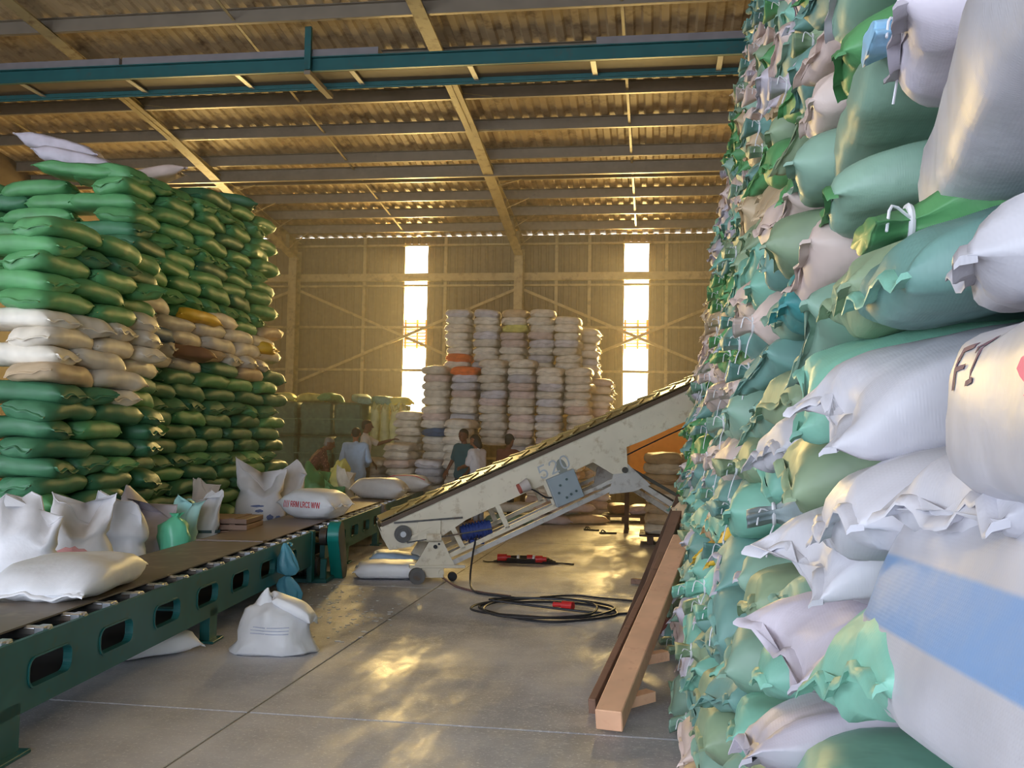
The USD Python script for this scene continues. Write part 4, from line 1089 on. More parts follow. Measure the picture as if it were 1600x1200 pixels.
# ---------------------------------------------------------------- mobile incline conveyor
M_CREAM = mat_solid('cream_paint', srgb(206, 196, 176), 0.45, var=0.05, scale=3.0, dirt=srgb(170, 152, 126), dirt_amt=0.28)
M_PALE = mat_solid('pale_steel', srgb(180, 176, 172), 0.5, var=0.10, dirt=srgb(140, 130, 122), dirt_amt=0.4)
A2, B2 = np.array([-2.95, 10.3]), np.array([0.40, 11.5])
id_ = (B2 - A2) / np.linalg.norm(B2 - A2)
iang = math.degrees(math.atan2(id_[1], id_[0]))
inc = thing('incline_conveyor', 'cream mobile belt conveyor sloping up to the right behind the tall sack wall', 'conveyor', (A2[0], A2[1], 0), (0, 0, iang))
# local: x along, y away from the camera, z up; near side at y = 0
SL = 0.4535
zt_ = lambda x: 0.63 + SL * x          # upper edge of the side plate
IW = 0.74
END = 5.6
def ip(x, z, y=0.0): return (x, y, z)
side_poly = [(-0.05, 0.61), (END, zt_(END)), (END, zt_(END) - 0.36), (3.0, zt_(3.0) - 0.36), (2.76, zt_(2.76) - 0.345), (2.78, 1.24), (2.60, 1.22), (2.36, zt_(2.36) - 0.345), (0.90, zt_(0.9) - 0.345), (0.62, 0.50), (0.36, 0.47), (0.30, 0.40), (0.06, 0.36), (0.02, 0.42)]
for yy in (0.0, IW):
    part(inc, 'side_plate', plate(side_poly, 0.03, (0, yy, 0), (1, 0, 0), (0, 0, 1)), M_CREAM, smooth=False)
th_ = math.atan(SL)
ux, uz = math.cos(th_), math.sin(th_)
nx_, nz_ = -math.sin(th_), math.cos(th_)
def along(x0, x1, y0, y1, lift0, lift1):
    """a slab following the slope, lift measured at right angles to it"""
    a = np.array([x0, 0, zt_(x0)]); L = (x1 - x0) / ux
    m = box(0, y0, lift0, L, y1, lift1)
    T = np.eye(4); T[:3, 0] = (ux, 0, uz); T[:3, 1] = (0, 1, 0); T[:3, 2] = (nx_, 0, nz_); T[:3, 3] = a
    m.apply_transform(T); return m
part(inc, 'edge_strip', along(-0.03, END, -0.03, 0.03, 0.0, 0.045), mat_solid('dark_edge', srgb(88, 72, 58), 0.55), smooth=False)
part(inc, 'edge_strip', along(-0.03, END, IW - 0.03, IW + 0.03, 0.0, 0.045), MAT['dark_edge'], smooth=False)
M_CHEV = mat_solid('chevron_belt', srgb(120, 106, 70), 0.34, var=0.1)
part(inc, 'belt', along(-0.02, END, 0.05, IW - 0.05, 0.055, 0.067), M_CHEV, smooth=False)
chev = []
k = 0.15
while k < END - 0.3:
    for s0, y0, y1 in ((1, 0.07, IW / 2), (-1, IW / 2, IW - 0.07)):
        a = np.array([k + (0.16 if s0 < 0 else 0), y0, zt_(k + (0.16 if s0 < 0 else 0))]); b = np.array([k + (0.16 if s0 > 0 else 0), y1, zt_(k + (0.16 if s0 > 0 else 0))])
        up = np.array([nx_, 0, nz_]) * 0.074
        chev.append(beam(a + up, b + up, 0.035, 0.016, (nx_, 0, nz_)))
    k += 0.20
part(inc, 'belt_cleats', cat(chev), mat_solid('cleat_rubber', srgb(172, 150, 96), 0.36), smooth=False, kind='stuff')
part(inc, 'return_belt', along(0.1, END, 0.05, IW - 0.05, -0.30, -0.292), M_BLACK, smooth=False)
part(inc, 'tail_drum', cyl((0.06, 0.04, 0.60), (0.06, IW - 0.04, 0.60), 0.10, 20), M_BLACK)
part(inc, 'tail_bearing', cat([cyl((0.20, -0.055, 0.54), (0.20, 0.0, 0.54), 0.095, 22), cyl((0.20, -0.075, 0.54), (0.20, -0.05, 0.54), 0.06, 18)]), M_DARKMET)
part(inc, 'bearing_cap', cyl((0.20, -0.095, 0.54), (0.20, -0.07, 0.54), 0.032, 14), M_BRIGHT)
# openings below the plate: struts, lower rails, motor
low = lambda x: 0.355 + 0.46 * (x - 0.85)
for yy in (0.0, IW):
    part(inc, 'lower_rail', beam((0.62, yy, low(0.62)), (1.98, yy, low(1.98)), 0.035, 0.05), M_CREAM, smooth=False)
    for a, b in ((0.74, 0.88), (1.25, 1.38), (1.80, 1.93)):
        part(inc, 'strut', beam((a, yy, zt_(a) - 0.34), (b, yy, low(b)), 0.035, 0.055, (1, 0, 0)), M_CREAM, smooth=False)
    part(inc, 'lower_rail', beam((2.0, yy, 0.88), (2.72, yy, 1.20), 0.03, 0.04), M_PALE, smooth=False)
part(inc, 'drive_motor', cat([cyl((0.86, 0.10, 0.53), (1.20, 0.10, 0.60), 0.085, 20)] + [cyl((0.90 + 0.035 * q, 0.10, 0.538 + 0.0072 * q), (0.912 + 0.035 * q, 0.10, 0.541 + 0.0072 * q), 0.100, 18) for q in range(8)] + [bevel_box(0.96, 0.02, 0.42, 1.12, 0.18, 0.47, 0.005)]), mat_solid('motor_blue', srgb(44, 62, 122), 0.45))
part(inc, 'motor_shaft_guard', cat([beam((0.10, -0.03, 0.66), (0.86, -0.03, 0.72), 0.012, 0.02), beam((0.25, -0.03, 0.445), (1.2, -0.03, 0.60), 0.012, 0.014)]), M_DARKMET, smooth=False)
part(inc, 'take_up_bracket', cat([bevel_box(0.36, -0.035, 0.46, 0.62, 0.0, 0.70, 0.006), beam((0.28, -0.03, 0.50), (0.52, -0.03, 0.60), 0.03, 0.03), cyl((0.46, -0.05, 0.50), (0.62, -0.05, 0.50), 0.045, 14)]), M_CREAM)
# front bogie
part(inc, 'gusset', plate([(0.50, 0.47), (0.64, 0.47), (0.78, 0.20), (0.34, 0.20), (0.38, 0.26)], 0.03, (0, -0.02, 0), (1, 0, 0), (0, 0, 1)), M_CREAM, smooth=False)
part(inc, 'gusset', plate([(0.50, 0.47), (0.64, 0.47), (0.78, 0.20), (0.34, 0.20), (0.38, 0.26)], 0.03, (0, IW + 0.02, 0), (1, 0, 0), (0, 0, 1)), M_CREAM, smooth=False)
part(inc, 'pivot_bolt', cat([cyl((0.56, -0.06, 0.40), (0.56, -0.03, 0.40), 0.022, 12), cyl((0.60, -0.055, 0.43), (0.60, -0.03, 0.43), 0.012, 10)]), M_BLACK)
part(inc, 'bogie_frame', cat([bevel_box(0.28, -0.06, 0.165, 0.90, 0.04, 0.20, 0.006), bevel_box(0.42, -0.05, 0.06, 0.66, 0.0, 0.17, 0.006), bevel_box(0.36, 0.0, 0.10, 0.48, IW, 0.16, 0.006), cyl((0.63, -0.08, 0.12), (0.63, -0.04, 0.12), 0.03, 12)]), M_CREAM, smooth=False)
for yy in (-0.09, IW + 0.02):
    w_ = part(inc, 'wheel', trimesh.creation.annulus(r_min=0.05, r_max=0.088, height=0.07, sections=28, transform=np.array([[1, 0, 0, 0.36], [0, 0, 1, yy], [0, -1, 0, 0.088], [0, 0, 0, 1.0]])), mat_solid('wheel_rubber', srgb(92, 90, 88), 0.7))
    part(w_, 'hub', cyl((0.36, yy - 0.03, 0.088), (0.36, yy + 0.03, 0.088), 0.052, 20), M_DARKMET)
part(inc, 'drop_wheel', cyl((0.78, 0.10, 0.05), (0.78, 0.16, 0.05), 0.05, 18), M_BLACK)
# chassis: long chord, apex gussets and rear legs
for yy in (0.02, IW - 0.02):
    part(inc, 'chassis_chord', beam((0.70, yy, 0.19), (2.84, yy, 1.17), 0.05, 0.055), M_PALE, smooth=False)
    part(inc, 'apex_gusset', plate([(2.62, 1.28), (2.78, 1.34), (3.06, 1.10), (2.84, 1.02), (2.56, 0.99)], 0.02, (0, yy - 0.02, 0), (1, 0, 0), (0, 0, 1)), M_PALE, smooth=False)
    part(inc, 'rear_leg', beam((2.88, yy, 1.14), (4.6, yy, 0.12), 0.05, 0.06), M_PALE, smooth=False)
    part(inc, 'rear_leg', beam((2.80, yy + 0.03, 1.30), (4.5, yy + 0.03, 0.40), 0.03, 0.035), M_DARKMET, smooth=False)
    w_ = part(inc, 'wheel', cyl((4.6, yy - 0.05, 0.12), (4.6, yy + 0.05, 0.12), 0.12, 24), MAT['wheel_rubber'])
part(inc, 'apex_pin', cyl((2.74, -0.04, 1.27), (2.74, IW + 0.04, 1.27), 0.035, 14), M_DARKMET)
part(inc, 'cross_member', beam((2.70, 0.0, 1.06), (2.70, IW, 1.06), 0.05, 0.05), M_PALE, smooth=False)
part(inc, 'hoist_cable', tube([(2.74, 0.05, 1.42), (3.3, 0.05, 1.69), (4.6, 0.05, 2.27)], 0.008, 5, sub=2), M_BLACK)
# control box, horn, number
cb = part(inc, 'control_box', None or moved(bevel_box(-0.17, -0.075, -0.17, 0.17, 0.0, 0.17, 0.008), (2.02, -0.03, 1.06), (0, -23, 0)), mat_solid('box_grey', srgb(138, 148, 154), 0.5, var=0.05), smooth=False)
btn = [(-0.05, 0.055), (0.045, 0.09), (-0.095, -0.02), (0.10, -0.075), (0.03, -0.085), (-0.03, -0.10)]
for bx_, bz_ in btn:
    q = np.array(moved(trimesh.Trimesh([(bx_, -0.075, bz_)], []), (2.02, -0.03, 1.06), (0, -23, 0)).vertices[0])
    part(cb, 'button', cyl(q + (0, -0.012, 0), q + (0, 0.004, 0), 0.014, 12), mat_solid('button_dark', srgb(70, 88, 90), 0.5))
hd = part(inc, 'horn', cyl((1.50, -0.06, 1.05), (1.60, -0.06, 1.10), 0.055, 18, r2=0.075), mat_solid('horn_grey', srgb(168, 158, 152), 0.5))
part(hd, 'horn_cap', cyl((1.48, -0.06, 1.04), (1.505, -0.06, 1.052), 0.058, 18), mat_solid('dull_red', srgb(150, 74, 62), 0.6), label='dull red cap')
def slope_text(txt, x, z, h, mat, name='painted_number', ang=24.4, bold=False):
    tx = meshkit.text_mesh(txt, h, 0.003, bold=bold)
    T = np.eye(4); c, s = math.cos(math.radians(ang)), math.sin(math.radians(ang))
    T[:3, 0] = (c, 0, s); T[:3, 1] = (-s, 0, c); T[:3, 2] = (0, -1, 0); T[:3, 3] = (x, -0.0155, z)
    tx.apply_transform(T); part(inc, name, tx, mat, smooth=False)
slope_text('520', 1.74, 1.14, 0.155, mat_solid('number_grey', srgb(160, 164, 168), 0.6))
smear = sg.Point(0, 0).buffer(1, 20); smear = affinity.rotate(affinity.scale(smear, 0.06, 0.10), 20)
part(inc, 'grease_smear', plate(smear, 0.003, (1.99, -0.0165, 1.29), (1, 0, 0), (0, 0, 1)), mat_solid('smear', srgb(126, 128, 120), 0.6), smooth=False)
part(inc, 'power_cable', tube([(1.56, -0.08, 1.06), (1.66, -0.10, 1.03), (1.78, -0.10, 0.96), (1.86, -0.09, 0.95)], 0.010, 6), M_BLACK)
# ---------------------------------------------------------------- bales and loose sacks at the left back
M_BALE = mat_solid('bale_wrap', srgb(74, 100, 78), 0.6, var=0.14, scale=4.0, bump=0.4, bscale=24.0, dirt=srgb(96, 112, 84), dirt_amt=0.35)
def bale(w, d, h, seed):
    m = bevel_box(-w / 2, -d / 2, 0, w / 2, d / 2, h, 0.05)
    for _ in range(4): m = m.subdivide()
    v = m.vertices
    n = np.stack([meshkit.noise(v * 4 + 7 * k + seed, seed + k) for k in range(3)], 1) - 0.5
    belly = 0.02 * np.sin(np.clip(v[:, 2] / h, 0, 1) * math.pi * 3) ** 2
    v2 = v + n * 0.06 * np.array([1, 1, 0.5]); v2[:, :2] *= (1 + belly)[:, None]
    v2[:, 2] = np.clip(v2[:, 2], 0, h)
    m.vertices = v2
    return m
bx = [(-8.42, 0.80), (-7.25, 0.74), (-6.53, 0.66)]
bx = [(-8.05, 0.78), (-7.25, 0.74), (-6.53, 0.64)]
tier = ['bottom', 'middle', 'top']
posn = ['leftmost column, beside the left pile', 'middle column', 'right column, behind the two men']
for i, (x, w) in enumerate(bx):
    for r, (z, h) in enumerate(((0, 0.86), (0.865, 0.73), (1.60, 0.72))):
        t = thing('bale', 'dark green wrapped bale, %s of the %s' % (tier[r], posn[i]), 'bale', (x, 20.15 + 0.03 * ((i + r) % 2), z))
        part(t, 'wrapping', bale(w - 0.02, 0.8, h, 5 + i * 3 + r), M_BALE, smooth=60)
        part(t, 'strap', cat([box(-w / 2 - 0.012, -0.412, h * 0.5 - 0.012, w / 2 + 0.012, -0.40, h * 0.5 + 0.012)]), mat_solid('bale_strap', srgb(92, 118, 90), 0.6), smooth=False)
t = thing('bale', 'olive wrapped bale under the pale upright sacks, left of the far sack pile', 'bale', (-5.68, 20.2, 0))
part(t, 'wrapping', bale(0.98, 0.8, 1.45, 33), mat_solid('bale_olive', srgb(132, 132, 84), 0.6, var=0.14, bump=0.4, bscale=24.0), smooth=60)

def upright(w, d, h, seed, mouth=0.25, flop=0.1, n=26, open_=False):
    """a sack standing on its base, its unfilled top pinched or crumpled"""
    rg = np.random.default_rng(seed)
    rows = []
    fh = h * (1 - mouth)
    for q in np.linspace(0, 1, 10):
        b = (1 - (2 * q - 0.9) ** 4 * 0.16)
        rows.append((q * fh, w / 2 * b * (0.9 if q == 0 else 1), d / 2 * b * (0.85 if q == 0 else 1)))
    for q in np.linspace(0.15, 1, 7):
        rows.append((fh + q * (h - fh), w / 2 * (0.86 + 0.10 * q), d / 2 * (1 - q) ** 1.2 + 0.012))
    an = np.linspace(0, 2 * math.pi, n, endpoint=False)
    V = []
    ph = rg.uniform(0, 6.28, 4)
    for z, rx, ry in rows:
        c, s = np.cos(an), np.sin(an)
        X = rx * np.sign(c) * np.abs(c) ** 0.85; Y = ry * np.sign(s) * np.abs(s) ** 0.85
        q = max(0.0, (z - fh * 0.9) / (h - fh * 0.9))
        Z = np.full(n, z) + q * (0.16 * w * np.sin(2.6 * c + ph[0]) * 1.6 + 0.05 * np.sin(7 * c + ph[1]))
        Y = Y + q * flop * (0.7 * np.sin(3.1 * c + ph[2])) + q * q * flop * np.sign(ph[3] - 3.14)
        V.append(np.stack([X, Y, Z], 1))
    V = np.vstack(V); K = len(rows)
    nn = np.stack([meshkit.noise(V * 8 + 3.3 * k + seed, seed + k) for k in range(3)], 1) - 0.5
    V = V + nn * 0.045 * (V[:, 2:] > 0.01)
    V[:, 2] = np.maximum(V[:, 2], 0)
    F = []
    for k in range(K - 1):
        i = np.arange(n); j = (i + 1) % n
        F += [np.stack([k * n + i, k * n + j, (k + 1) * n + j], 1), np.stack([k * n + i, (k + 1) * n + j, (k + 1) * n + i], 1)]
    V = np.vstack([V, V[:n].mean(0), V[-n:].mean(0)])
    i = np.arange(n); j = (i + 1) % n
    F += [np.stack([np.full(n, K * n), j, i], 1), np.stack([np.full(n, K * n + 1), (K - 1) * n + i, (K - 1) * n + j], 1)]
    m = trimesh.Trimesh(V, np.vstack(F), process=False)
    if m.volume < 0: m.invert()
    rim = V[(K - 1) * n:K * n]
    band = tube(rim[:, :] + (0, 0, 0.0), 0.006, 5, closed=True, sub=1)
    return m, band
def stand(label, loc, rz, w, d, h, seed, col, mouth=0.28, flop=0.1, prints=None, tilt=(0, 0)):
    t = thing('sack', label, 'sack', loc, (tilt[0], tilt[1], rz))
    m, band = upright(w, d, h, seed, mouth, flop)
    mt = SM(col) if isinstance(col, str) else col
    part(t, 'sack_body', m, mt, smooth=60)
    part(t, 'rim', band, mt, smooth=60)
    if prints: front_print(t, m, *prints)
    return t
for i, x in enumerate((-6.02, -5.80, -5.58, -5.36)):
    stand('pale yellow upright sack on the olive bale, %s of four' % ('first from the left', 'second from the left', 'third from the left', 'rightmost')[i], (x, 20.1, 1.45), 5 * i, 0.22, 0.24, 0.82, 70 + i, mat_sack('sacking_buff', srgb(206, 200, 140)), 0.12, 0.03)
for i, (x, y, z, c, lab) in enumerate(((-8.15, 20.1, 2.32, 'straw', 'pale yellow sack on top of the bales, farthest left, beside the left pile'), (-7.45, 20.0, 2.32, 'straw', 'pale sack drooping over the front of the bales'), (-7.0, 20.05, 2.32, 'leaf', 'green sack bunched on top of the middle bale column'),
        (-6.35, 20.1, 2.32, 'pale_green', 'greenish sack on the right bale column'), (-5.95, 20.3, 2.28, 'pale_green', 'greenish sack lying on the pale upright sacks'), (-5.6, 20.3, 2.28, 'straw', 'pale yellow sack lying on the upright sacks, nearest the bright strip'))):
    single(lab, c, (x, y, z), (0, -8 + 6 * (i % 3), 40 * i), shp=sack(0.62, 0.36, 0.22, 400 + i, ends=('sewn', 'tied' if i % 2 else 'sewn'), nu=22, nv=18, droop=0.12, curl=0.08))

# open and printed sacks standing behind the green conveyor
NEWM = mat_sack('sacking_old_white', srgb(214, 212, 216), var=0.08)
def bl(txt, x, z, h, w=None):
    m = meshkit.text_mesh(txt, h, 0.002, bold=True); b = m.bounds
    m.apply_translation((x - (b[0][0] + b[1][0]) / 2, z, 0)); return m
def blob(x, z, rx, rz, seed):
    an = np.linspace(0, 2 * math.pi, 18, endpoint=False); rg = np.random.default_rng(seed)
    return trimesh.creation.extrude_polygon(sg.Polygon([(x + rx * math.cos(a) * rg.uniform(.7, 1.1), z + rz * math.sin(a) * rg.uniform(.7, 1.1)) for a in an]), 0.002, engine='earcut')
stand('white sack with red print, at the left picture edge behind the green conveyor', (-4.92, 7.0, 0), 20, 0.52, 0.34, 0.98, 301, NEWM, 0.3, 0.12, ([blob(0.05, 0.52, 0.10, 0.08, 1)], [mat_solid('faded_red', srgb(214, 152, 150), 0.7)]))
stand('crumpled white sack with faded red print, second from left behind the green conveyor', (-4.92, 7.72, 0), 25, 0.54, 0.34, 0.98, 302, NEWM, 0.3, 0.12, ([blob(-0.04, 0.56, 0.13, 0.07, 2)], [MAT['faded_red']]))
stand('crumpled white sack without print, third from left behind the green conveyor', (-4.86, 8.3, 0), -10, 0.50, 0.32, 0.92, 303, NEWM, 0.34, 0.16)
stand('loosely bundled lavender white sack behind the middle of the belt', (-4.92, 8.85, 0), 35, 0.56, 0.34, 0.90, 304, 'lavender', 0.4, 0.2)
stand('white sack with a turquoise flank behind the belt', (-4.78, 9.25, 0), -20, 0.42, 0.3, 0.88, 305, mat_sack('sacking_aqua', srgb(170, 216, 214)), 0.4, 0.14)
stand('white sack with a dark blue band, leaning on the boards behind the belt', (-4.72, 9.62, 0), 15, 0.36, 0.28, 0.90, 306, NEWM, 0.35, 0.1, ([trimesh.creation.extrude_polygon(sg.box(-0.17, 0.56, 0.17, 0.59), 0.002)], [mat_solid('band_ink', srgb(70, 96, 104), 0.6)]))
t = thing('plastic_bag', 'mint green plastic bag stuffed between the white sacks and the belt', 'bag', (-4.60, 8.75, 0))
part(t, 'bag_body', gathered([(0.0, 0.10, 0.10, 0), (0.2, 0.12, 0.12, 0), (0.45, 0.13, 0.12, 0), (0.60, 0.15, 0.12, 0), (0.70, 0.14, 0.11, 0), (0.76, 0.09, 0.08, 0.01), (0.785, 0.03, 0.03, 0.01)], seed=8, amp=0.1), mat_solid('mint_plastic', srgb(110, 206, 168), 0.3, var=0.06), smooth=60)
part(t, 'bag_tie', gathered([(0.775, 0.02, 0.02, 0.01), (0.80, 0.03, 0.025, 0.01), (0.83, 0.06, 0.04, 0.02)], seed=9, amp=0.3), MAT['mint_plastic'], smooth=60)
stand('narrow paper sack with a small blue emblem, standing at the left pile\'s foot', (-5.22, 10.6, 0), 10, 0.34, 0.24, 1.02, 307, mat_solid('kraft_pale', srgb(198, 184, 172), 0.7, var=0.06), 0.3, 0.05, ([blob(0.0, 0.62, 0.05, 0.06, 4)], [M_BLUEINK]))
stand('white printed sack with two peaked corners, behind the green belt', (-5.02, 11.75, 0), 22, 0.66, 0.4, 1.10, 308, NEWM, 0.24, 0.1, ([cat([blob(-0.02, 0.70, 0.09, 0.016, 11), blob(0.0, 0.64, 0.06, 0.02, 12)]), cat([blob(0.13, 0.56, 0.045, 0.035, 13), blob(0.23, 0.55, 0.035, 0.03, 14)]), blob(-0.05, 0.45, 0.03, 0.05, 6)], [M_BLUEINK, M_BLUEINK, mat_solid('crimson_ink', srgb(176, 84, 110), 0.6)]))
stand('plain white open sack right of the printed one with peaked corners', (-4.90, 12.35, 0), -12, 0.44, 0.36, 1.12, 309, NEWM, 0.3, 0.12)
for k in range(11):
    t = thing('board', 'brown board, %s from top of the neat stack behind the green belt' % ORD[10 - k], 'board', (-4.98, 10.02, 0.064 * k), (0, 0, 8 + 0.5 * math.sin(k * 5)), 'brown boards stacked behind the belt')
    part(t, 'plank', bevel_box(-0.55, -0.33, 0.002, 0.62, 0.33, 0.056, 0.004), mat_solid('brown_board_%d' % (k % 3), [srgb(140, 112, 96), srgb(124, 98, 84), srgb(152, 124, 106)][k % 3], 0.6, var=0.14, scale=3.0), smooth=False)
    part(t, 'batten', cat([box(q - 0.03, -0.33, 0.056, q + 0.03, 0.33, 0.064) for q in (-0.4, 0.03, 0.46)]), MAT['brown_board_1'] if 'brown_board_1' in MAT else MAT['brown_board_0'], smooth=False)

# bags by the crouching man and at the foot of the far pile
stand('bright green open sack beside the stooping man', (-5.95, 16.3, 0), 10, 0.5, 0.4, 0.98, 310, 'leaf', 0.25, 0.1)
stand('cream open sack with two peaks, left of the man in the light blue shirt', (-5.62, 16.5, 0), -10, 0.42, 0.34, 1.10, 311, 'straw', 0.3, 0.08)
stand('cream open sack nearest the light blue shirt', (-5.36, 16.2, 0), 20, 0.34, 0.3, 0.98, 312, 'cream', 0.3, 0.08)
stand('green sack stump between the cream sacks', (-5.45, 15.9, 0), 0, 0.40, 0.32, 0.72, 313, 'leaf', 0.2, 0.06)
for i, (x, y, z, rz, c, lab) in enumerate(((-2.05, 18.35, 0, 10, 'lavender', 'grey sack lying at the foot of the far pile, seen under the incline'), (-1.35, 18.7, 0, 200, 'sand', 'brownish sack lying with its end to the open floor beyond the incline'), (-2.75, 18.1, 0, 20, 'pale_green', 'greenish sack seen through the incline frame'), (-2.1, 18.5, 0.22, 160, 'pink', 'pinkish sack lying on the grey one beyond the incline'), (-2.7, 18.2, 0.22, 10, 'bone', 'off-white sack lying on the greenish one beyond the incline'), (-1.6, 18.6, 0.22, 30, 'lavender', 'grey sack on top of the brownish one beyond the incline'))):
    single(lab, c, (x, y, z), (0, 0, rz), shp=sack(0.82, 0.5, 0.22, 500 + i, nu=22, nv=20, droop=0.03, curl=0.03))

# stack on the right seen beyond the incline, the orange screen, low platform
for col_, (x, y) in enumerate(((0.10, 15.6), (0.62, 15.8))):
    for r in range(8):
        copy_of(far_kind(int(rng.integers(4)), 'sand' if (r + col_) % 3 else 'cream'), 'beige_sack', 'beige sack, %s from top, %s column of the stack before the orange screen' % (ORD[7 - r], ('left', 'right')[col_]), 'sack', (x + rng.uniform(-.02, .02), y, 0.16 + 0.156 * r), (0, 0, -90 + rng.uniform(-5, 5)), 'beige sacks before the orange screen, %s column' % ('left', 'right')[col_])
M_WOOD_D = mat_solid('dark_wood', srgb(92, 70, 56), 0.65, var=0.15, scale=3.0)
t = thing('pallet', 'dark wooden pallet under the beige sack stack', 'pallet', (0.36, 15.7, 0))
for q in (-0.45, 0, 0.45): part(t, 'bearer', box(q - 0.05, -0.45, 0, q + 0.05, 0.45, 0.12), M_WOOD_D, smooth=False)
for q in np.linspace(-0.4, 0.4, 6): part(t, 'slat', bevel_box(-0.62, q - 0.055, 0.12, 0.62, q + 0.055, 0.152, 0.004), M_WOOD_D, smooth=False)
M_ORANGE = usdkit.material(stage, '/World/Looks/orange_tarpaulin', {'p': ('principled_bsdf', {'base_color': srgb(224, 158, 62), 'roughness': 0.5}), 't': ('translucent_bsdf', {'color': srgb(214, 176, 92)}), 'm': ('mix_closure', {'fac': 0.4})}, [('p.BSDF', 'm.closure1'), ('t.BSDF', 'm.closure2')], surface='m.closure')
t = thing('tarpaulin_screen', 'orange tarpaulin screen stretched upright on a frame beyond the incline conveyor', 'screen', (0.94, 17.3, 0))
part(t, 'sheet', bevel_box(-1.5, -0.004, 0.82, 1.6, 0.004, 2.12, 0.001), M_ORANGE, smooth=False)
part(t, 'frame_post', cat([box(-1.5, 0.02, 0.0, -1.42, 0.10, 2.12), box(1.52, 0.02, 0.0, 1.6, 0.10, 2.12), box(-1.5, 0.02, 2.04, 1.6, 0.10, 2.12)]), M_WOOD_D, smooth=False)
part(t, 'foot', cat([box(-1.5, -0.3, 0, -1.42, 0.4, 0.05), box(1.52, -0.3, 0, 1.6, 0.4, 0.05)]), M_WOOD_D, smooth=False)
t = thing('pallet', 'low dark timber platform at the edge of the open floor beyond the incline', 'pallet', (-0.62, 19.5, 0))
for q in (-0.36, 0.0, 0.36): part(t, 'bearer', box(q - 0.05, -0.4, 0, q + 0.05, 0.4, 0.11), M_WOOD_D, smooth=False)
for q in np.linspace(-0.35, 0.35, 5): part(t, 'slat', bevel_box(-0.46, q - 0.06, 0.11, 0.46, q + 0.06, 0.145, 0.004), M_WOOD_D, smooth=False)
single('brown sack on the low timber platform', 'brown', (-0.75, 19.5, 0.147), (0, 0, 100), shp=sack(0.6, 0.42, 0.26, 520, nu=20, nv=18))
single('grey printed sack on the right of the low timber platform', 'lavender', (-0.30, 19.55, 0.147), (0, 0, 80), shp=sack(0.7, 0.42, 0.24, 521, nu=20, nv=18))
solo('board', bevel_box(-0.02, 17.95, 0.0, 1.2, 18.08, 0.035, 0.004), M_WOOD_D, 'thin board lying flat on the floor before the orange screen', 'board', smooth=False)

# ---------------------------------------------------------------- things on the floor
t = thing('sack', 'white sack sitting upright on the floor in front of the green conveyor, its mouth peaked', 'sack', (-2.78, 6.85, 0), (0, 0, 12))
body = gathered([(0.0, 0.27, 0.17, 0), (0.02, 0.295, 0.20, 0), (0.09, 0.275, 0.195, 0), (0.17, 0.25, 0.18, 0), (0.25, 0.235, 0.165, 0), (0.31, 0.21, 0.14, 0), (0.345, 0.17, 0.10, 0.0), (0.36, 0.09, 0.05, 0.0)], n=34, seed=21, amp=0.05)
body.vertices += (np.stack([meshkit.noise(body.vertices * 16 + 3 * k, 90 + k) for k in range(3)], 1) - 0.5) * 0.03
body.vertices[:, 2] = np.maximum(body.vertices[:, 2], 0)
body.vertices[:, 0] += np.where(body.vertices[:, 2] < 0.07, np.sign(body.vertices[:, 0]) * 0.03 * (np.abs(body.vertices[:, 0]) > 0.18), 0)
part(t, 'sack_body', body, NEWW, smooth=70)
part(t, 'mouth_peak', gathered([(0.31, 0.10, 0.07, -0.08), (0.36, 0.065, 0.05, -0.075), (0.41, 0.04, 0.03, -0.06), (0.455, 0.016, 0.014, -0.05), (0.47, 0.006, 0.006, -0.045)], n=16, seed=22, amp=0.12), NEWW, smooth=70)
part(t, 'folded_mouth', moved(sack(0.34, 0.20, 0.10, 23, nu=18, nv=16, droop=0.06)[0], (0.12, -0.02, 0.285), (0, 22, -8)), NEWW, smooth=70)
front_print(t, body, [trimesh.creation.extrude_polygon(sg.box(-0.15, 0.205 - 0.022 * q, 0.13, 0.211 - 0.022 * q), 0.002) for q in range(3)], [M_GREYINK] * 3)
single('white sack lying on the floor under the green conveyor, seen through a cut-out', NEWW, (-3.72, 6.55, 0), (0, 0, 50), shp=sack(0.78, 0.5, 0.19, 530, nu=26, nv=22))
single('white sack lying on the floor under the foot of the incline, beside its wheel', NEWW, (-2.98, 10.72, 0), (0, 0, 190), shp=sack(0.74, 0.52, 0.24, 531, nu=28, nv=24, ear=0.08))
single('bluish sack heaped behind the white one under the foot of the incline', mat_sack('sacking_bluish', srgb(164, 184, 206)), (-3.05, 11.15, 0), (0, -6, 200), shp=sack(0.6, 0.46, 0.32, 532, nu=24, nv=20))
# sandals
M_SANDAL = mat_solid('sandal', srgb(52, 44, 38), 0.6)
for (px_, py_, rz) in ((924, 829, 70), (950, 834, 95)):
    d = ray(px_, py_); q = np.array([0, 0, HC]) + d * (-HC / d[2])
    t = thing('sandal', 'dark sandal lying on the bare floor beyond the cable coil, %s of the pair' % ('left' if px_ < 930 else 'right'), 'sandal', (q[0], q[1], 0), (0, 0, rz))
    so = affinity.scale(sg.Point(0, 0).buffer(1, 14), 0.05, 0.15).union(affinity.translate(affinity.scale(sg.Point(0, 0).buffer(1, 14), 0.058, 0.075), 0, 0.07))
    part(t, 'sole', plate(so, 0.028, (0, 0, 0.014), (1, 0, 0), (0, 1, 0)), M_SANDAL)
    part(t, 'strap', cat([tube([(-0.05, 0.04, 0.025), (-0.02, 0.09, 0.06), (0.0, 0.12, 0.03)], 0.010, 6), tube([(0.05, 0.04, 0.025), (0.02, 0.09, 0.06), (0.0, 0.12, 0.03)], 0.010, 6)]), M_SANDAL)

def fl_pt(px_, py_, z=0.0):
    d = ray(px_, py_); return np.array([0, 0, HC]) + d * ((z - HC) / d[2])
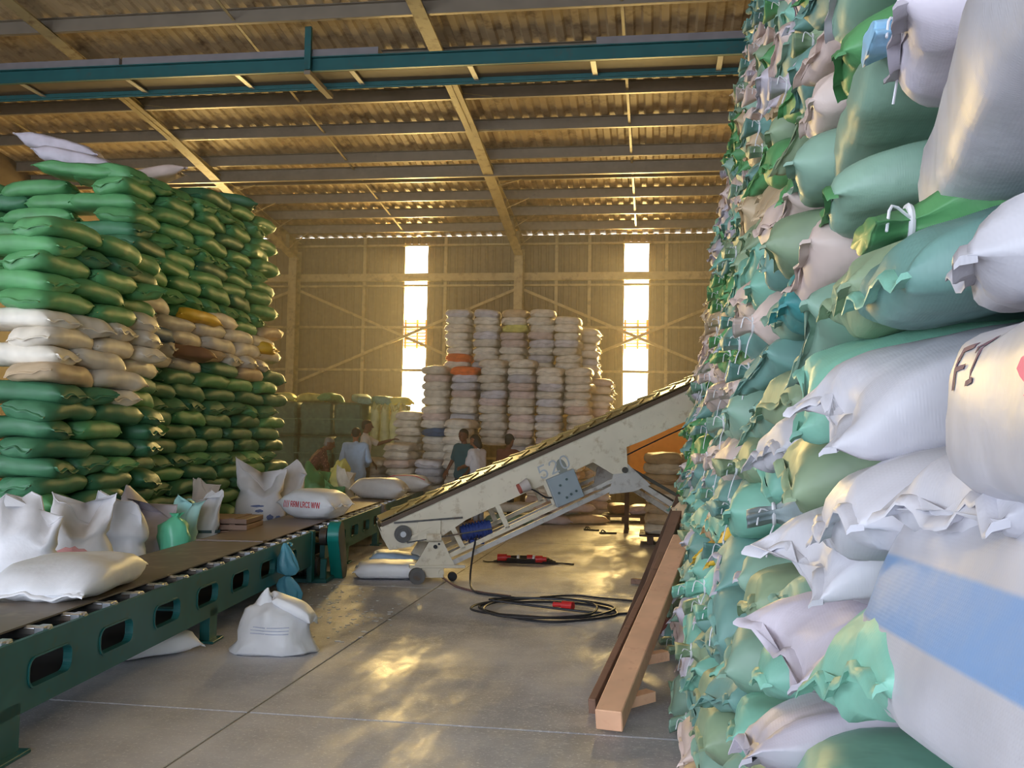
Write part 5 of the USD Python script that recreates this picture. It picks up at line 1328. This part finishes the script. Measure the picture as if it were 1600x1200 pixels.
# cable coil
M_CABLE = mat_solid('cable_black', srgb(46, 44, 46), 0.45)
M_REDPLUG = mat_solid('plug_red', srgb(196, 44, 44), 0.4)
t = thing('cable', 'black power cable coiled on the floor, fed from the incline conveyor, with a red plug', 'cable')
lay_ = [(-1.98, 10.75, 0.62), (-2.0, 10.55, 0.35), (-1.98, 10.3, 0.08), (-1.85, 9.9, 0.015), (-1.60, 9.75, 0.012), (-1.35, 9.62, 0.012)]
cx_, cy_ = -1.02, 9.05
for k in range(40):
    a = 2.3 + k * 0.5
    rr = (0.60 + 0.07 * math.sin(k * 0.9), 0.52 + 0.06 * math.cos(k * 1.3))
    lay_.append((cx_ + 0.06 * math.sin(k * .35) + rr[0] * math.cos(a), cy_ + 0.05 * math.cos(k * .3) + rr[1] * math.sin(a), 0.011 + 0.014 * (k // 13)))
lay_ += [(-0.45, 9.0, 0.012), (-0.1, 9.25, 0.012), (0.12, 9.35, 0.012)]
part(t, 'lead', tube(lay_, 0.011, 7, sub=5), M_CABLE)
part(t, 'lead', tube([(-1.15, 9.75, 0.012), (-0.85, 9.95, 0.012), (-0.5, 9.85, 0.012), (-0.15, 9.75, 0.012), (0.1, 9.55, 0.012)], 0.011, 7), M_CABLE)
part(t, 'lead', tube([(-2.35, 10.55, 0.06), (-2.1, 10.2, 0.012), (-1.8, 9.9, 0.012), (-1.45, 9.72, 0.012)], 0.014, 7), mat_solid('cable_brown', srgb(110, 84, 80), 0.5))
part(t, 'plug', cat([cyl((-0.86, 9.10, 0.055), (-0.76, 9.06, 0.055), 0.042, 16), cyl((-0.95, 9.14, 0.05), (-0.86, 9.10, 0.055), 0.024, 12)]), M_REDPLUG, label='red plug')
t = thing('cable', 'short bundle of black cable with red connectors, lying beyond the coil', 'cable')
c0 = fl_pt(822, 880)
for k in range(4):
    pts = [(c0[0] + 0.42 * math.cos(a + k * .6) * (1 - .1 * k), c0[1] + (0.11 + .02 * k) * math.sin(a + k * .6), 0.014 + 0.018 * k) for a in np.linspace(0, 6.28, 14, endpoint=False)]
    part(t, 'lead', tube(pts, 0.011, 6, closed=True, sub=3), M_CABLE)
part(t, 'lead', tube([(c0[0] + .35, c0[1] - 0.05, .02), (c0[0] + .5, c0[1] + 0.02, .012), (c0[0] + .62, c0[1] - 0.03, .012)], 0.011, 6), M_CABLE)
part(t, 'lead', tube([(c0[0] - .35, c0[1] - 0.05, .02), (c0[0] - .48, c0[1] - 0.1, .012), (c0[0] - .56, c0[1] - 0.02, .012)], 0.008, 6), M_CABLE)
for dx, dy, L in ((-0.36, -0.10, 0.12), (0.02, -0.08, 0.10), (0.14, -0.14, 0.09)):
    part(t, 'connector', cat([cyl((c0[0] + dx, c0[1] + dy, 0.075), (c0[0] + dx + L, c0[1] + dy + 0.01, 0.075), 0.045, 14), cyl((c0[0] + dx + L, c0[1] + dy + .01, 0.075), (c0[0] + dx + L + .05, c0[1] + dy + .012, 0.075), 0.03, 12)]), M_REDPLUG, label='red connector')
for dx in (0.10, -0.10): part(t, 'collar', cyl((c0[0] + dx, c0[1] - 0.12, 0.085), (c0[0] + dx + 0.03, c0[1] - 0.12, 0.085), 0.04, 12), mat_solid('plug_white', srgb(214, 214, 210), 0.5))

# leaning timbers at the foot of the right-hand wall
M_BEAM = mat_solid('fresh_timber', srgb(236, 184, 148), 0.6, var=0.10, scale=4.0, dirt=srgb(222, 164, 132), dirt_amt=0.25)
M_BROWNW = mat_solid('brown_timber', srgb(138, 106, 88), 0.65, var=0.14, scale=3.0, dirt=srgb(96, 74, 62), dirt_amt=0.3)
t = thing('timber', 'reddish sawn beam leaning from the floor onto the foot of the right-hand sack wall', 'timber')
part(t, 'beam', beam((-0.245, 5.36, 0.075), (0.215, 7.95, 0.80), 0.15, 0.12, r=0.006), M_BEAM, smooth=False)
part(t, 'batten', cat([beam((-0.16, 5.72, 0.09), (-0.02, 5.86, 0.10), 0.08, 0.06), ]), M_BEAM, smooth=False)
part(t, 'batten', beam((-0.06, 6.2, 0.235), (0.07, 6.32, 0.24), 0.07, 0.06), M_BEAM, smooth=False)
t = thing('timber', 'brown plank under the left side of the reddish leaning beam', 'timber')
part(t, 'plank', beam((-0.36, 5.75, 0.02), (0.06, 8.15, 0.62), 0.045, 0.14, r=0.004), M_BROWNW, smooth=False)
t = thing('timber', 'long dark brown plank leaning farther back, its top above the reddish beam', 'timber')
part(t, 'plank', beam((-0.255, 7.45, 0.04), (0.27, 10.3, 1.06), 0.05, 0.16, r=0.004), mat_solid('umber_timber', srgb(104, 80, 68), 0.65, var=0.14), smooth=False)
t = thing('timber', 'second brown plank with a square end between the beam and the dark plank', 'timber')
part(t, 'plank', beam((-0.19, 6.9, 0.10), (0.19, 9.0, 0.93), 0.09, 0.10, r=0.004), M_BROWNW, smooth=False)
solo('wood_block', moved(bevel_box(-0.11, -0.04, 0, 0.11, 0.04, 0.06, 0.005), (-0.16, 11.0, 0.0), (0, 0, -25)), M_BROWNW, 'small block of wood on the floor left of the leaning planks', 'wood block', smooth=False)
solo('wood_block', moved(bevel_box(-0.10, -0.07, 0, 0.10, 0.07, 0.12, 0.005), (0.05, 8.3, 0.0), (0, 0, 20)), mat_solid('red_block', srgb(128, 72, 60), 0.7), 'reddish brown block in the gap between the leaning beam and the sack wall', 'wood block', smooth=False)
# spilled scraps
sc = []
rs = np.random.default_rng(5)
for _ in range(130):
    px_, py_ = rs.normal(530, 45), rs.normal(950, 28)
    q = fl_pt(px_, py_)
    r_ = rs.uniform(0.006, 0.026)
    sc.append(moved(bevel_box(-r_, -r_ * 0.6, 0.0005, r_, r_ * 0.6, 0.0045, 0.0015), (q[0], q[1], 0), (0, 0, rs.uniform(0, 180))))
solo('scraps', cat(sc), mat_solid('scrap_grey', srgb(214, 218, 224), 0.7, var=0.15), 'pale scraps and spilled grain scattered on the floor before the conveyor drive', 'debris', kind='stuff', smooth=False)
# ---------------------------------------------------------------- people
def ball(c, r, n=12):
    m = trimesh.creation.icosphere(1, r).vertices + np.array(c, float)
    return m
def hullm(*pts): return m3.Manifold.hull_points(np.vstack(pts))
def bone(a, ra, b, rb): return hullm(ball(a, ra), ball(b, rb))
def finish(ms, edge=0.03, it=6):
    u = m3.Manifold.batch_boolean(ms, m3.OpType.Add) if len(ms) > 1 else ms[0]
    u = u.refine_to_length(edge)
    g = u.to_mesh(); t = trimesh.Trimesh(np.array(g.vert_properties[:, :3]), np.array(g.tri_verts), process=True)
    trimesh.smoothing.filter_taubin(t, lamb=0.5, nu=0.52, iterations=it)
    return t
def rotx(p, piv, a):
    p = np.array(p, float) - piv; c, s = math.cos(a), math.sin(a)
    return np.array([p[0], p[1] * c - p[2] * s, p[1] * s + p[2] * c]) + piv
def hand(w, d, side, curl=0.5):
    """palm, four unequal bent fingers and a thumb; w wrist, d direction of the hand"""
    d = np.array(d, float); d /= np.linalg.norm(d)
    s = np.cross(d, (0, 0, 1.0) if abs(d[2]) < 0.8 else (0, 1.0, 0)); s /= np.linalg.norm(s); n = np.cross(s, d) * -1
    ms = [hullm(*[ball(np.array(w) + d * a + s * b, 0.011) for a in (0.0, 0.085) for b in (-0.032, 0.032)])]
    for k, (o, L) in enumerate(((-0.032, 0.062), (-0.011, 0.078), (0.011, 0.073), (0.032, 0.055))):
        a = np.array(w) + d * 0.082 + s * o
        b = a + (d * math.cos(curl * 0.6) + n * math.sin(curl * 0.6)) * L * 0.55
        c = b + (d * math.cos(curl * 1.5) + n * math.sin(curl * 1.5)) * L * 0.5
        ms += [bone(a, 0.009, b, 0.0085), bone(b, 0.0085, c, 0.0075)]
    a = np.array(w) + d * 0.02 - s * 0.03 * side
    b = a + (d * 0.7 - s * 0.7 * side) * 0.045; c = b + (d * 0.9 + n * 0.3) * 0.035
    ms += [bone(a, 0.011, b, 0.010), bone(b, 0.010, c, 0.008)]
    return ms
def person(label, loc, rz, skin, shirt, pants, hair, lean=0.0, arms=None, hair_style='short', head_turn=0.0, head_nod=0.0, sleeve=0.55, legs=None, scale=1.0, collar=True, cap=None, shirt_len=0.84):
    t = thing('person', label, 'person', loc, (0, 0, rz), scale=(scale, scale, scale))
    piv = np.array([0, 0, 0.90])
    R = lambda p: rotx(p, piv, -lean)                # lean > 0 bends forward (+y)
    sh = {s: R((s * 0.175, 0, 1.345)) for s in (-1, 1)}
    hip = {s: np.array((s * 0.09, 0, 0.88)) for s in (-1, 1)}
    neck0, neck1 = R((0, -0.01, 1.37)), R((0, 0.015, 1.46))
    hc = R((0, 0.03, 1.56))
    chest = [R((s * 0.10, 0.01, 1.22)) for s in (-1, 1)]
    waist = [R((s * 0.085, 0, 1.02)) for s in (-1, 1)]
    arms = arms or {-1: ((-0.24, -0.02, 1.06), (-0.22, 0.10, 0.84)), 1: ((0.24, -0.02, 1.06), (0.22, 0.10, 0.84))}
    legs = legs or {-1: ((-0.10, 0.02, 0.48), (-0.105, -0.03, 0.075)), 1: ((0.10, 0.03, 0.48), (0.105, 0.0, 0.075))}
    ms = [hullm(ball(sh[-1], 0.058), ball(sh[1], 0.058), ball(chest[0], 0.10), ball(chest[1], 0.10)),
          hullm(ball(chest[0], 0.10), ball(chest[1], 0.10), ball(waist[0], 0.088), ball(waist[1], 0.088)),
          hullm(ball(waist[0], 0.088), ball(waist[1], 0.088), ball(hip[-1], 0.10), ball(hip[1], 0.10)),
          bone(neck0, 0.06, neck1, 0.052)]
    for s in (-1, 1):
        el, wr = np.array(arms[s][0]), np.array(arms[s][1])
        ms += [bone(sh[s], 0.052, el, 0.038), bone(el, 0.038, wr, 0.026)]
        ms += hand(wr + (wr - el) / np.linalg.norm(wr - el) * 0.015, wr - el, s)
        kn, an = np.array(legs[s][0]), np.array(legs[s][1])
        ms += [bone(hip[s], 0.088, kn, 0.056), bone(kn, 0.056, an, 0.038), hullm(ball(an, 0.036), ball((an[0], an[1] - 0.03, 0.035), 0.034), ball((an[0] * 1.1, an[1] + 0.15, 0.028), 0.028))]
    # head with face
    def hp(x, y, z):
        p = np.array([x, y, z]); c, s = math.cos(head_turn), math.sin(head_turn)
        p = np.array([p[0] * c - p[1] * s, p[0] * s + p[1] * c, p[2]])
        c, s = math.cos(-head_nod - lean * 0.5), math.sin(-head_nod - lean * 0.5)
        return hc + np.array([p[0], p[1] * c - p[2] * s, p[1] * s + p[2] * c])
    ms += [hullm(ball(hp(0, -0.015, 0.035), 0.082), ball(hp(0, 0.035, 0.03), 0.068), ball(hp(0, 0.045, -0.075), 0.036), ball(hp(0, 0.0, -0.05), 0.062)),
           hullm(ball(hp(0, 0.095, 0.02), 0.008), ball(hp(0, 0.122, -0.02), 0.012), ball(hp(0, 0.092, -0.025), 0.014)),
           hullm(ball(hp(-0.022, 0.088, -0.055), 0.008), ball(hp(0.022, 0.088, -0.055), 0.008))]
    for s in (-1, 1): ms.append(hullm(ball(hp(s * 0.078, 0.0, 0.02), 0.012), ball(hp(s * 0.082, -0.01, -0.02), 0.012)))
    part(t, 'body', finish(ms, 0.022, 4), skin, smooth=80)
    for s in (-1, 1): part(t, 'eye', trimesh.Trimesh(ball(hp(s * 0.032, 0.088, 0.012), 0.010), trimesh.creation.icosphere(1, 1).faces), M_BLACK)
    # shirt
    e = 0.016
    hem_c = [R((q * 0.10, 0, shirt_len)) for q in (-1, 1)]
    cl = [hullm(ball(sh[-1], 0.058 + e), ball(sh[1], 0.058 + e), ball(chest[0], 0.10 + e), ball(chest[1], 0.10 + e)),
          hullm(ball(chest[0], 0.10 + e), ball(chest[1], 0.10 + e), ball(waist[0], 0.092 + e), ball(waist[1], 0.092 + e)),
          hullm(ball(waist[0], 0.092 + e), ball(waist[1], 0.092 + e), ball(hem_c[0], 0.098 + e), ball(hem_c[1], 0.098 + e)), bone(neck0, 0.068, neck0 + (neck1 - neck0) * 0.25, 0.064)]
    for s in (-1, 1):
        el = np.array(arms[s][0]); mid = sh[s] + (el - sh[s]) * (min(1, sleeve / 0.6))
        cl.append(bone(sh[s], 0.052 + e, mid, 0.045 + e * (1.2)))
        if sleeve > 0.6:
            wr = np.array(arms[s][1]); cl.append(bone(el, 0.040 + e, el + (wr - el) * (sleeve - 0.6) / 0.4, 0.032 + e))
    sm = finish(cl, 0.03, 4)
    sm.vertices += (np.stack([meshkit.noise(sm.vertices * 14 + 3 * k, k) for k in range(3)], 1) - 0.5) * 0.018
    part(t, 'shirt', sm, shirt, smooth=70)
    pc = [hullm(ball(hip[-1], 0.108), ball(hip[1], 0.108), ball((0, 0, 0.95), 0.10))]
    for s in (-1, 1):
        kn, an = np.array(legs[s][0]), np.array(legs[s][1])
        pc += [bone(hip[s], 0.10, kn, 0.07), bone(kn, 0.07, an + (0, 0, 0.01), 0.055)]
    part(t, 'trousers', finish(pc, 0.035, 4), pants, smooth=70)
    # hair
    hh = [hullm(ball(hp(0, -0.022, 0.048), 0.084), ball(hp(0, 0.022, 0.060), 0.068), ball(hp(0, -0.045, -0.01), 0.060))]
    if hair_style == 'long': hh.append(hullm(ball(hp(0, -0.05, 0.0), 0.070), ball(hp(0, -0.06, -0.13), 0.055), ball(hp(-0.05, -0.01, -0.03), 0.035), ball(hp(0.05, -0.01, -0.03), 0.035)))
    hm = finish(hh, 0.02, 3)
    hm.vertices += (np.stack([meshkit.noise(hm.vertices * 40 + 3 * k, k) for k in range(3)], 1) - 0.5) * 0.012
    part(t, 'hair', hm, hair, smooth=60)
    if cap is not None:
        part(t, 'cap', cat([finish([hullm(ball(hp(0, -0.015, 0.075), 0.088), ball(hp(0, 0.02, 0.075), 0.075))], 0.02, 3), finish([hullm(ball(hp(-0.05, 0.09, 0.065), 0.008), ball(hp(0.05, 0.09, 0.065), 0.008), ball(hp(0, 0.16, 0.05), 0.008))], 0.03, 2)]), cap, smooth=60)
    return t
M_SKIN = mat_solid('brown_skin', srgb(150, 100, 72), 0.5, var=0.06, scale=6)
M_SKIN2 = mat_solid('dark_skin', srgb(112, 72, 54), 0.5, var=0.06, scale=6)
M_HAIR = mat_solid('black_hair', srgb(38, 32, 30), 0.6)
M_GREYHAIR = mat_solid('grey_hair', srgb(120, 118, 114), 0.7)
cloth = lambda n, c, **k: mat_solid('cloth_' + n, srgb(*c), 0.85, var=0.06, scale=8, **k)
person('man in light blue shirt and dark trousers with his back turned, behind the belt', (-5.78, 18.0, 0), 8, M_SKIN, cloth('light_blue', (172, 196, 226)), cloth('navy_trousers', (44, 54, 84)), M_HAIR, sleeve=0.95, scale=1.05, head_nod=0.25, shirt_len=0.80,
       arms={-1: ((-0.25, 0.03, 1.08), (-0.16, 0.24, 0.98)), 1: ((0.25, 0.03, 1.08), (0.18, 0.24, 0.98))})
person('dark-haired man in a pale shirt pointing right, behind the man in light blue', (-5.76, 18.55, 0.20), -70, M_SKIN2, cloth('pale_shirt', (214, 206, 196)), cloth('brown_trousers', (104, 84, 64)), M_HAIR, sleeve=0.5, scale=1.03,
       arms={-1: ((-0.20, 0.26, 1.22), (-0.06, 0.50, 1.30)), 1: ((0.24, -0.02, 1.06), (0.2, 0.14, 0.88))})
single('sack on the floor on which the pointing man stands', 'straw', (-5.76, 18.5, 0), (0, 0, 10), shp=sack(0.9, 0.6, 0.20, 540, nu=22, nv=20, flat=0.7))
person('grey-haired man in a dark patterned shirt stooping beside the green bales', (-6.42, 17.2, 0), -60, M_SKIN2, mat_solid('cloth_patterned', srgb(92, 50, 44), 0.85, var=0.25, scale=14, dirt=srgb(190, 150, 120), dirt_amt=0.25), cloth('black_trousers', (34, 32, 34)), M_GREYHAIR, lean=0.55, sleeve=0.5,
       arms={-1: ((-0.22, 0.30, 0.98), (-0.12, 0.42, 0.76)), 1: ((0.22, 0.30, 0.98), (0.12, 0.42, 0.76))})
person('man in a teal shirt standing at the foot of the far sack pile', (-3.70, 18.35, 0), 150, M_SKIN2, cloth('teal_shirt', (50, 92, 100)), cloth('dark_trousers', (48, 52, 56)), M_HAIR, sleeve=0.5, scale=1.06, arms={-1: ((-0.25, 0.0, 1.06), (-0.20, 0.14, 0.9)), 1: ((0.27, 0.0, 1.12), (0.30, 0.12, 0.92))})
person('long-haired person in a white shirt facing the man in teal', (-3.34, 18.0, 0), 65, M_SKIN, cloth('white_shirt', (216, 214, 218)), cloth('grey_trousers', (150, 156, 170)), M_HAIR, hair_style='long', sleeve=0.5, scale=1.0, head_nod=0.35, lean=0.1,
       arms={-1: ((-0.20, 0.12, 1.10), (-0.08, 0.34, 1.06)), 1: ((0.22, 0.12, 1.08), (0.08, 0.36, 1.04))})
person('man in a reddish brown shirt and dark cap reaching up to the far sack pile', (-2.86, 18.25, 0), -25, M_SKIN2, cloth('rust_shirt', (118, 70, 56)), cloth('dark_trousers', (48, 52, 56)), M_HAIR, sleeve=0.5, scale=1.0, lean=0.12, cap=mat_solid('cap_dark', srgb(52, 54, 52), 0.8),
       arms={-1: ((-0.25, 0.10, 1.10), (-0.18, 0.32, 1.02)), 1: ((0.42, 0.14, 1.24), (0.66, 0.26, 1.30))})
